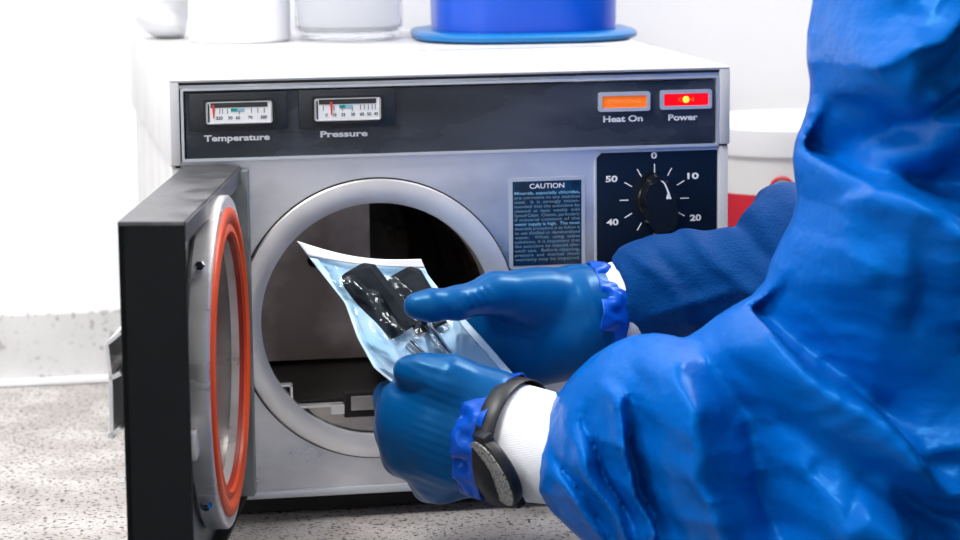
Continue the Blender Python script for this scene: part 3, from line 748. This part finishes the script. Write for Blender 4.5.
# heat seals down both sides
for s0, s1 in ((.0, .07), (.93, 1.0)):
    solid(obj('side_seal', sheet(lambda s, t: pouch(s, t, .0016), s0, s1, .10, 1, 4, 40), M['paper'], po, smooth='all'), .0002)
# instruments inside
def instrument(name, path, w, th, lbl):
    bm = bmesh.new(); rings = []
    n = len(path)
    for i, (s, t, k) in enumerate(path):
        p = pouch(s, t, .0045); q = pouch(path[min(i+1, n-1)][0], path[min(i+1, n-1)][1], .0045); q0 = pouch(path[max(i-1, 0)][0], path[max(i-1, 0)][1], .0045)
        d = (q-q0).normalized(); nrm = Vector((0, -1, 0)); nrm = (nrm-d*nrm.dot(d)).normalized(); sd = d.cross(nrm).normalized()
        W, T_ = w*k/2, th/2
        prof = [(-W, -T_), (W, -T_), (W, T_*.2), (W*.72, T_), (-W*.72, T_), (-W, T_*.2)]
        rings.append([bm.verts.new(p+sd*a+nrm*b) for a, b in prof])
    for a, b in zip(rings, rings[1:]):
        for i in range(6): bm.faces.new((a[i], a[(i+1) % 6], b[(i+1) % 6], b[i]))
    bm.faces.new(rings[0][::-1]); bm.faces.new(rings[-1])
    r = empty(name, tuple(pouch(path[n//2][0], path[n//2][1])), lbl, 'instrument', 'dark handled instruments in the pouch')
    obj('handle', bm, M['tool'], r); return r
i1 = instrument('dental_instrument', [(.33, .155, .62), (.315, .205, 1.), (.35, .40, 1.), (.38, .52, .8)], .034, .006, 'dark clipped-corner instrument handle at the left of the pouch, running under the creased film')
i2 = instrument('dental_instrument', [(.73, .165, .66), (.715, .22, 1.), (.68, .45, .95), (.66, .52, .8)], .034, .005, 'dark clipped-corner instrument handle at the right of the pouch, beside the thumb')
for r, pts in ((i1, [(.40, .57), (.44, .70), (.48, .80), (.5, .93)]), (i2, [(.66, .50), (.64, .64), (.60, .78), (.58, .92)])):
    bm = bmesh.new(); tube(bm, [pouch(s, t, .0045) for s, t in pts], [.0042, .0034, .0028, .0022], 12); obj('shank', bm, M['tool_steel'], r, smooth=40, label='bright steel shank')

#=== PERSON ===
pe = empty('person', (.70, -.42, -.92), 'person in a loose blue isolation gown and blue gloves, holding a pouch', 'person')
def A(px, py, Y): return atY(px, py, Y)
# near (left) arm
LW = A(512, 440, -.205); LE = np.array([.475, -.37, .085]); LS = np.array([.53, -.40, .385])
RW = A(606, 316, -.105); RE = np.array([.56, -.20, .185]); RS = np.array([.77, -.20, .39])
# --- near glove
def glove_near(Pt):
    w = A(520, 441, -.21); mc = [A(408, 402, -.165), A(404, 424, -.168), A(410, 451, -.166), A(440, 478, -.168)]
    pip = [A(392, 398, -.125), A(393, 430, -.125), A(401, 458, -.125), A(430, 484, -.130)]
    dip = [A(398, 392, -.105), A(405, 425, -.100), A(415, 452, -.103), A(440, 470, -.108)]
    tip = [A(420, 392, -.100), A(428, 422, -.095), A(438, 448, -.098), A(458, 465, -.105)]
    d = None
    for i, (a, r) in enumerate(zip(mc, (.0165, .0175, .0170, .0165))):
        s = seg_d(Pt, A(505, 425+i*12, -.205), a, .024, r); d = s if d is None else smin(d, s, .022)
    d = smin(d, ell(Pt, A(455, 428, -.185), (.042, .03, .042)), .02)
    d = smin(d, seg_d(Pt, A(505, 441, -.205), A(560, 445, -.235), .0375, .040), .015)
    for i in range(4):
        k = .006
        f = chain(Pt, [mc[i], pip[i], dip[i], tip[i]], [.0168, .0138, .0116, .0095], k)
        d = smin(d, f, .015)
    th = chain(Pt, [A(492, 402, -.205), A(450, 381, -.197), A(424, 374, -.188), A(408, 371, -.181)], [.026, .0185, .0140, .0115], .01)
    d = smin(d, th, .010)
    x, y, z = Pt.T
    # stretched-glove wrinkles around wrist and thumb web
    rx = px_ridges([([(474, 392), (486, 420), (488, 455), (492, 480)], .9, 5, 3), ([(463, 398), (476, 430), (476, 462)], .5, 5, 4),
                    ([(395, 402), (408, 395), (426, 386)], -1.0, 4, 4), ([(385, 392), (402, 395)], -.8, 5, 3),
                    ([(420, 440), (450, 452), (480, 455)], -.5, 20, 12), ([(400, 478), (430, 476), (470, 490)], .9, 8, 10),
                    ([(410, 366), (430, 372), (455, 372)], -.7, 3, 4)], -.2)
    return d-ridge_field(x, z, rx)+.0002*np.sin(z*900+x*300)*np.exp(-((x-float(A(430, 0+385, -.19)[0]))/.02)**2)
gl = sdf_obj('glove', glove_near, (.125, -.285, .01), (.31, -.06, .175), .0013, M['glove'], pe, label='blue glove on the nearer hand, wrist watch over it', smooth_it=2)
# --- far glove
def glove_far(Pt):
    w0 = A(580, 316, -.115)
    mc = [A(497, 300, -.098), A(490, 325, -.092), A(494, 350, -.092), A(506, 370, -.096)]
    pip = [A(462, 312, -.064), A(456, 335, -.060), A(462, 356, -.064), A(478, 376, -.070)]
    tip = [A(434, 326, -.070), A(430, 345, -.072), A(438, 362, -.080), A(452, 378, -.09)]
    d = None
    for i, a in enumerate(mc):
        s = seg_d(Pt, A(580, 300+i*15, -.112), a, .025, .0185); d = s if d is None else smin(d, s, .022)
    d = smin(d, seg_d(Pt, w0, A(640, 312, -.105), .034, .034), .02)
    d = smin(d, ell(Pt, A(528, 297, -.122), (.033, .020, .0215)), .014)     # thenar mound
    for i in range(4):
        f = chain(Pt, [mc[i], pip[i], tip[i]], [.0150, .0118, .0095], .006); d = smin(d, f, .008)
    th = chain(Pt, [A(545, 295, -.125), A(495, 294, -.134), A(458, 303, -.150), A(432, 305.5, -.154), A(417, 306, -.153)], [.0200, .0165, .0122, .0118, .0105], .007)
    d = smin(d, th, .008)
    x, y, z = Pt.T
    rx = []
    for k in range(7): rx.append(([(436+k*7, 291-k*2), (440+k*7.5, 300-k*2), (448+k*7, 306-k*1.5)], .85, 2.2, 2.2))
    rx += [([(500, 330), (530, 335), (560, 318), (590, 300)], -2.0, 12, 16), ([(583, 276), (588, 305), (600, 350)], .9, 3, 5), ([(574, 282), (580, 310), (592, 352)], .7, 3, 4),
           ([(566, 290), (574, 320), (588, 360)], .5, 3, 4), ([(480, 300), (492, 320), (500, 345)], -.9, 8, 8)]
    return d-ridge_field(x, z, px_ridges(rx, -.12))
sdf_obj('glove', glove_far, (.135, -.19, .085), (.375, -.03, .21), .0013, M['glove'], pe, label='blue glove on the farther hand, thumb pressed on the pouch')
# --- rolled, wrinkled glove cuffs
def band(name, c0, c1, r0, r1, thick, m, waves, amp, n=160, mm=16, squash=1.0, label=None, jag=0., par=None):
    """a hollow sleeve of cloth from c0 to c1 with wrinkles"""
    c0 = V3(c0); c1 = V3(c1); ax_ = (c1-c0).normalized(); rf = Vector((0, 0, 1)); e1 = (rf-ax_*rf.dot(ax_)).normalized(); e2 = ax_.cross(e1)
    bm = bmesh.new(); G = []
    for j in range(mm+1):
        t = j/mm; row = []
        for i in range(n):
            a = 2*math.pi*i/n; w = sum(am*math.sin(f*a+ph+sh*t) for f, am, ph, sh in waves)
            r = (r0*(1-t)+r1*t)+amp*w*(.3+.7*math.sin(math.pi*min(1, t*1.2+.1)))
            row.append(bm.verts.new(c0+ax_*((c1-c0).length*t+jag*math.sin(3*a+1)*(1 if j in (0,) else 1))+e1*(r*math.cos(a))+e2*(r*math.sin(a)*squash)))
        G.append(row)
    for j in range(mm):
        for i in range(n): bm.faces.new((G[j][i], G[j][(i+1) % n], G[j+1][(i+1) % n], G[j+1][i]))
    o = obj(name, bm, m, par or pe, smooth='all', label=label); md = o.modifiers.new('thickness', 'SOLIDIFY'); md.thickness = thick; md.offset = 0
    return o
W8 = [(5, 1, .3, 2.5), (9, .7, 1.2, -3), (14, .5, 2.1, 4), (23, .25, .4, -5)]
band('glove_cuff', A(478, 433, -.193), A(507, 440, -.208), .0440, .0500, .0016, M['glove_cuff'], W8, .0030, label='bright blue bunched glove cuff')
band('glove_cuff', A(580, 313, -.114), A(607, 316, -.109), .0385, .0405, .0014, M['glove_cuff'], W8, .0026, label='bright blue wrinkled glove cuff')
# --- knit cuffs
band('knit_cuff', A(512, 441, -.210), A(578, 454, -.252), .0440, .0385, .003, M['cuff'], [(4, 1, 0, 1), (7, .6, 1, 2)], .0006, label='white ribbed knit cuff, nearer wrist')
band('knit_cuff', A(598, 315, -.110), A(660, 298, -.108), .0362, .0380, .003, M['cuff'], [(4, 1, 0, 1)], .0006, label='white knit cuff, farther wrist')

# --- watch
WC = A(514, 442, -.214)
wt = empty('wristwatch', tuple(WC), 'black strapped wristwatch with a speckled grey face, worn over the nearer glove cuff', 'watch')
WA = V3(A(512, 441, -.2115)-A(495, 438, -.2015)).normalized()
def strap_ring():
    e1 = (Vector((0, 0, 1))-WA*WA.z).normalized(); e2 = WA.cross(e1); bm = bmesh.new(); G = []
    prof = [(-.0085, .0482), (-.0075, .0494), (0, .0498), (.0075, .0494), (.0085, .0482), (0, .0476)]
    for i in range(96):
        a = 2*math.pi*i/96; G.append([bm.verts.new(V3(WC)+WA*p+(e1*math.cos(a)+e2*math.sin(a))*r) for p, r in prof])
    for i in range(96):
        for k in range(6): bm.faces.new((G[i][k], G[i][(k+1) % 6], G[(i+1) % 96][(k+1) % 6], G[(i+1) % 96][k]))
    return bm
obj('watch_strap', strap_ring(), M['watch_strap'], wt, smooth=50)
ctr = V3(A(493, 473, -.252)); ax1 = (V3(A(511, 506, -.246))-V3(A(478, 440, -.252))).normalized()
vw = (V3(CAM)-ctr).normalized(); side = vw.cross(ax1).normalized()
if side.x > 0: side = -side
nrm = (side*.93+vw*.37); nrm = (nrm-ax1*nrm.dot(ax1)).normalized(); ax2 = nrm.cross(ax1)
WM = Matrix(((ax1.x, ax2.x, nrm.x, ctr.x), (ax1.y, ax2.y, nrm.y, ctr.y), (ax1.z, ax2.z, nrm.z, ctr.z), (0, 0, 0, 1)))
def ov(bm, prof, n=64):
    rings = [[bm.verts.new(WM @ Vector((r*math.cos(2*math.pi*i/n)*1.0, r*math.sin(2*math.pi*i/n)*.82, h))) for i in range(n)] for r, h in prof]
    for a, b in zip(rings, rings[1:]):
        for i in range(n): bm.faces.new((a[i], a[(i+1) % n], b[(i+1) % n], b[i]))
    bm.faces.new(rings[0][::-1]); bm.faces.new(rings[-1]); return bm
obj('watch_case', ov(bmesh.new(), [(.024, -.010), (.028, -.008), (.0295, -.004), (.0295, -.001), (.0275, .0008)]), M['watch_strap'], wt, smooth=40)
obj('watch_face', ov(bmesh.new(), [(.0283, .0009), (.0283, .0016), (.027, .0022)]), M['watch_face'], wt, smooth=40, label='speckled grey face')
for xx in (-.026, .026): obj('watch_lug', bx(-.006, .006, -.010, .010, -.006, .003, bev=.002, M=WM @ Matrix.Translation((xx, 0, -.004))), M['watch_strap'], wt, smooth=40)

# --- far sleeve
def sleeve_far(Pt):
    pts = [A(610, 314, -.106), A(660, 292, -.112), A(730, 289, -.125), A(806, 259, -.150), np.array([.50, -.19, .19]), RE+np.array([.06, 0, .03]), RS]
    d = chain(Pt, pts, [.0345, .0415, .043, .056, .062, .07, .10], .02)
    x, y, z = Pt.T
    ca_ = A(629, 308, -.108); cn = A(700, 283, -.12)-ca_; cn = cn/np.linalg.norm(cn)
    rx = [([(640, 262), (662, 280), (690, 318), (700, 330)], 2.0, 10, 6), ([(612, 268), (625, 300), (638, 340)], 1.2, 6, 4), ([(700, 228), (712, 262), (740, 300)], 2.6, 14, 7),
          ([(740, 212), (752, 240), (765, 262)], -2.4, 7, 9), ([(785, 190), (775, 215), (780, 250)], 5, 9, 7), ([(660, 240), (672, 262), (700, 300)], -1.6, 7, 8), ([(650, 320), (680, 300), (730, 290)], 1.6, 7, 6), ([(790, 184), (780, 200), (785, 240)], 3.4, 8, 7)]
    return np.maximum(d-2.2*ridge_field(x+.003*np.sin(90*z), z+.003*np.sin(70*x), px_ridges(rx, -.16)), -((Pt-ca_)@cn)-.004*np.sin(z*120))
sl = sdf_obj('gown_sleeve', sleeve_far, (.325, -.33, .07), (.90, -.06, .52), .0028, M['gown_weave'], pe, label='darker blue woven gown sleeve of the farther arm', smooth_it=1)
# --- near sleeve with heavy folds
def ymid(X): return np.interp(X, [.25, .30, .36, .44], [-.262, -.295, -.345, -.395])
def on_mid(px, py, lift=0.):
    Y = -.35
    for _ in range(6): Y = float(ymid(atY(px, py, Y)[0]))-lift
    return atY(px, py, Y)
OUT = [(850, -140), (826, -90), (819, -40), (818, 0), (812, 35), (811, 60), (815, 85), (814, 103), (807, 125), (800, 142), (797, 160), (799, 180), (802, 200), (797, 222), (785, 243), (776, 262), (769, 284), (757, 297), (740, 306),
       (720, 318), (705, 330), (690, 339), (672, 336), (655, 334), (635, 337), (615, 346), (596, 358), (576, 377), (558, 400), (546, 425), (537, 448), (534, 468), (538, 490), (552, 512), (570, 530), (592, 548), (635, 590), (720, 635), (830, 660), (930, 640), (1000, 560), (1035, 430), (1040, 250), (1035, 60), (1010, -60), (960, -130), (900, -165)]
OXZ = [(float(q[0]), float(q[2])) for q in (on_mid(*p) for p in OUT)]
def poly_sd(x, z, poly):
    best = np.full(x.shape, 1e9); ins = np.zeros(x.shape, bool)
    for (ax_, az), (bx_, bz) in zip(poly, poly[1:]+poly[:1]):
        dx, dz = bx_-ax_, bz-az; t = np.clip(((x-ax_)*dx+(z-az)*dz)/(dx*dx+dz*dz), 0, 1)
        best = np.minimum(best, np.hypot(x-ax_-t*dx, z-az-t*dz))
        c = (az > z) != (bz > z); xi = ax_+(z-az)*dx/(dz if abs(dz) > 1e-12 else 1e-12); ins ^= c & (x < xi)
    return np.where(ins, best, -best)
def lifted(L, lift):
    out = []
    for pts, a, wl, wr in L:
        q = [on_mid(p[0], p[1], lift) for p in pts]; out.append(([(float(p[0]), float(p[2])) for p in q], a*.001, wl*.00069, wr*.00069))
    return out
CUFFR = lifted([
    ([(545, 428), (552, 470), (580, 515), (605, 550)], 4, 5, 3), ([(556, 408), (560, 450), (580, 492), (615, 545)], -5, 3, 5), ([(570, 396), (572, 440), (592, 490), (628, 550)], 6, 6, 3),
    ([(588, 380), (588, 425), (606, 470), (634, 535)], -7, 4, 6), ([(603, 372), (606, 420), (624, 475), (648, 550)], 7, 8, 4), ([(620, 400), (630, 440), (646, 495), (660, 550)], -5, 4, 7),
    ([(566, 400), (584, 391), (606, 389), (625, 396)], 5, 4, 10), ([(548, 440), (566, 446), (580, 470)], 2.5, 3, 3), ([(590, 440), (612, 436), (625, 450)], 2.5, 5, 5)], .05)
MIDR = lifted([
    
    ([(672, 372), (672, 415), (684, 460), (706, 520), (720, 570)], 9, 22, 7),
    ([(705, 352), (735, 392), (765, 432), (782, 480), (790, 570)], -19, 22, 26),
    ([(640, 350), (636, 375), (640, 400)], 4, 14, 10),
    ([(722, 345), (760, 385), (800, 440)], -5, 10, 10)], .07)
BODR = lifted([
    ([(822, 432), (860, 465), (915, 500), (990, 545)], -15, 13, 24), ([(908, 452), (940, 446), (990, 436)], 10, 16, 12), ([(880, 452), (930, 480), (990, 505)], 7, 12, 9),
    ([(846, 508), (900, 552)], 9, 20, 18), ([(800, 450), (828, 500), (842, 560)], 9, 12, 18), ([(792, 405), (812, 440), (835, 485)], -5, 8, 10),
    ([(822, 95), (862, 78), (905, 50), (990, -5)], 10, 10, 24), ([(828, 40), (850, 22), (872, -20)], -10, 14, 14), ([(840, 60), (880, 36), (915, 0)], -5, 8, 12),
    ([(905, 88), (940, 66), (990, 40)], -9, 14, 12), ([(925, 100), (990, 70)], 4, 8, 8),
    ([(930, 205), (946, 250), (962, 330)], 10, 10, 22), ([(868, 212), (880, 255), (890, 310)], -6, 18, 14), ([(905, 210), (916, 260), (925, 340)], -7, 10, 12),
    ([(806, 205), (818, 245), (822, 290)], -6, 8, 12), ([(800, 228), (790, 250), (784, 275)], 5, 6, 6), ([(850, 215), (856, 260), (870, 300)], 3, 12, 12)], .09)
def lips(L):
    out = []
    for pts, up, dn, Lu, Ld, side in L:
        q = [on_mid(p[0], p[1], .095) for p in pts]; out.append(([(float(p[0]), float(p[2])) for p in q], up*.001, dn*.001, Lu*.00069, Ld*.00069, side))
    return out
LIPS = lips([
    ([(778, 236), (768, 262), (764, 286), (776, 318), (798, 344), (832, 376), (870, 408), (915, 452), (945, 490)], 30, 48, 46, 62, 1),
    ([(786, 138), (800, 147), (822, 159), (850, 174), (887, 188), (935, 197), (1010, 214)], 32, 46, 50, 46, 1),
    ([(800, 98), (830, 103), (860, 104), (895, 110), (935, 122), (960, 128)], 22, 14, 55, 30, -1),
    ([(876, 190), (900, 166), (938, 128), (1000, 78)], 22, 20, 40, 34, 1),
    ([(688, 340), (672, 352), (658, 375), (653, 410), (657, 450), (672, 500), (694, 560), (700, 590)], 18, 16, 40, 16, -1),
    ([(822, 95), (862, 78), (905, 50), (1000, -12)], 16, 12, 40, 30, -1),
])
BLOBS = [(688, 425, 16, 48, 70), (865, 262, 34, 75, 48), (880, 70, 20, 60, 45), (860, 520, 12, 50, 45), (940, 330, -10, 60, 60), (600, 455, 8, 40, 60), (900, 60, 8, 50, 60)]
BL = [(*on_mid(p[0], p[1], .08)[[0, 2]], p[2]*.001, p[3]*.00069, p[4]*.00069) for p in BLOBS]
def sleeve_near(Pt):
    nz = int(np.argmax(Pt[:, 1] > Pt[0, 1])) or len(Pt); ny = len(Pt)//nz
    x, z = Pt[:nz, 0], Pt[:nz, 2]
    wx = x+.0022*np.sin(70*z+1)+.0012*np.sin(190*z+60*x); wz = z+.0022*np.sin(80*x+2)+.0010*np.sin(170*x+90*z)
    s_ = poly_sd(x, z, OXZ); Rm = np.interp(x, [.25, .30, .44], [.048, .062, .095])
    k = np.clip(s_/Rm*np.interp(x, [.27, .33], [1.7, 1.]), 0, 1); T = np.where(s_ > 0, Rm*(1-(1-k)**2.4)**.5, s_*3)
    h = 3.0*ridge_field(wx, wz, CUFFR)+2.4*ridge_field(wx, wz, MIDR)+2.0*ridge_field(wx, wz, BODR)+1.35*lip_field(wx, wz, LIPS)
    for bx_, bz, a, rx_, rz in BL: h += a*np.exp(-((x-bx_)/rx_)**2-((z-bz)/rz)**2)
    # slack cloth: small creases drifting along the sleeve
    c1 = np.sin(120*wx+75*wz+2.5*np.sin(45*z+20*x)); c2 = np.sin(165*wz-60*wx+2.2*np.sin(52*x+10*z))
    h += .0032*(1-np.abs(c1))**2*np.clip(np.sin(37*x+29*z), 0, 1)+.0030*(1-np.abs(c2))**2*np.clip(np.sin(31*z-43*x+1), 0, 1)
    h *= np.clip(s_/np.interp(x, [.27, .33], [.014, .007]), 0, 1)
    ym = ymid(x); front = np.tile(ym-T-h, ny); back = np.tile(ym+T*.9, ny)
    return np.maximum(front-Pt[:, 1], Pt[:, 1]-back)
sdf_obj('gown_sleeve', sleeve_near, (.225, -.66, -.12), (.66, -.18, .60), .0026, M['gown'], pe, label='bright blue gown sleeve of the nearer arm with heavy folds', smooth_it=2)
# --- gown body (outside the frame, carries the sleeves)
HN = np.array([.645, -.33, .50])
def gown_body(Pt):
    d = chain(Pt, [LS+np.array([-.02, .0, .03]), HN+np.array([.03, .0, -.05]), RS+np.array([-.02, 0, .0])], [.09, .085, .09], .03)
    d = smin(d, ell(Pt, (.67, -.34, .22), (.17, .13, .26)), .06)
    d = smin(d, ell(Pt, (.72, -.42, -.15), (.19, .16, .32)), .08)
    d = smin(d, seg_d(Pt, (.72, -.44, -.2), (.74, -.47, -.62), .18, .21), .06)
    ang = np.arctan2(Pt[:, 1]+.43, Pt[:, 0]-.72)
    return np.maximum(d-.006*np.sin(9*ang+6*Pt[:, 2])*np.clip((.2-Pt[:, 2])*2, 0, 1), -.66-Pt[:, 2])
sdf_obj('gown_body', gown_body, (.40, -.74, -.68), (1.02, -.04, .60), .011, M['gown'], pe)
def body(Pt):
    c = np.array([.62, -.35, .70])
    d = ell(Pt, c, (.078, .093, .112)); d = smin(d, seg_d(Pt, HN, c-np.array([-.01, .02, .05]), .058, .052), .02)
    fd = np.array([-.62, .78, -.12])
    d = smin(d, ell(Pt, c+fd*.085+np.array([0, 0, -.02]), (.013, .013, .02)), .01)
    d = smin(d, ell(Pt, c+fd*.07+np.array([0, 0, -.085]), (.03, .03, .025)), .02)
    d = smin(d, chain(Pt, [LS, HN-np.array([0, 0, .03]), RS], [.06, .07, .06], .03), .03)
    d = smin(d, seg_d(Pt, (.66, -.33, .42), (.71, -.42, .0), .085, .10), .05)
    for hip in ((.67, -.46, -.10), (.79, -.42, -.10)):
        f = np.array([hip[0]+.01, hip[1]-.03, -.86]); k = np.array([hip[0]-.01, hip[1]+.01, -.46])
        d = smin(d, chain(Pt, [np.array(hip), k, f], [.070, .050, .04], .03), .03)
        d = smin(d, seg_d(Pt, f+np.array([0, 0, -.03]), f+np.array([-.10, .12, -.04]), .032, .022), .02)
    d = smin(d, chain(Pt, [LS, LE, LW], [.045, .034, .026], .015), .02)
    d = smin(d, chain(Pt, [RS, RE+np.array([.05, 0, .02]), A(800, 262, -.150), A(720, 275, -.125), RW], [.052, .042, .036, .030, .022], .015), .02)
    d = smin(d, seg_d(Pt, LW, A(440, 428, -.183), .026, .022), .01); d = smin(d, seg_d(Pt, RW, A(525, 318, -.108), .024, .020), .01)
    return np.maximum(d, -.919-Pt[:, 2])
bo = sdf_obj('body', body, (.16, -.60, -.93), (.95, -.06, .84), .011, M['skin'], pe)
def capf(Pt):
    c = np.array([.625, -.355, .715]); d = ell(Pt, c, (.088, .102, .118)); fd = np.array([-.62, .78, 0.])
    cut = (Pt-c)@fd*.75-(Pt[:, 2]-c[2])*.66-.012
    return np.maximum(np.maximum(d, -(d+.006)*1), cut)
sdf_obj('surgical_cap', capf, (.50, -.48, .57), (.74, -.22, .85), .006, M['cap'], pe)

#=== LIGHT ===
w = bpy.data.worlds.new('room_light'); scene.world = w; w.use_nodes = True
bg = w.node_tree.nodes['Background']; bg.inputs[0].default_value = (.93, .97, 1, 1); bg.inputs[1].default_value = .03
def area(name, loc, aim, sx, sy, power, col=(1, 1, 1)):
    l = bpy.data.lights.new(name, 'AREA'); l.shape = 'RECTANGLE'; l.size = sx; l.size_y = sy; l.energy = power; l.color = col
    o = bpy.data.objects.new(name, l); COL.objects.link(o); o.location = loc
    o.rotation_euler = (Vector(aim)-Vector(loc)).to_track_quat('-Z', 'Y').to_euler(); return o
area('unseen_ceiling_light', (-.40, -.55, 1.86), (.30, -.2, 0), .5, .5, 33, (1, .99, .97))  # unseen key light, placed for the top-lit gown and gloves
area('unseen_ceiling_light', (-.6, .1, 1.86), (-.6, .25, 0), 1.0, .6, 10, (1, .99, .98))  # unseen light added to whiten the rear wall on the left
area('unseen_ceiling_light', (1.3, .15, 1.86), (1.1, .5, 0), 1.0, .4, 29, (1, .99, .98))  # unseen light added to whiten the rear wall on the right
area('unseen_ceiling_light', (-.2, -2.3, 1.86), (-.2, -3.1, .2), 1.2, .6, 13, (1, .99, .98))  # unseen light added to brighten the front wall that the steel mirrors
area('added_left_light', (-1.5, -1.0, .9), (.30, -.2, .2), .8, .8, 13, (.93, .97, 1))  # unseen fill added from the left to lift the front; no window there

#=== CAMERA ===
cam = bpy.data.cameras.new('camera'); co = bpy.data.objects.new('camera', cam); COL.objects.link(co)
cam.sensor_fit = 'HORIZONTAL'; cam.sensor_width = 36; cam.lens = F/960*36; cam.clip_start = .05
r0, r1, r2 = R[0], -R[1], -R[2]
co.matrix_world = Matrix(((r0[0], r1[0], r2[0], CAM[0]), (r0[1], r1[1], r2[1], CAM[1]), (r0[2], r1[2], r2[2], CAM[2]), (0, 0, 0, 1)))
cam.dof.use_dof = True; cam.dof.focus_distance = 2.06; cam.dof.aperture_fstop = 9
scene.camera = co
scene.view_settings.view_transform = 'Standard'; scene.view_settings.look = 'None'; scene.view_settings.gamma = 1
scene.view_settings.use_curve_mapping = False; scene.view_settings.exposure = .12
scene.cycles.max_bounces = 10; scene.cycles.transparent_max_bounces = 12
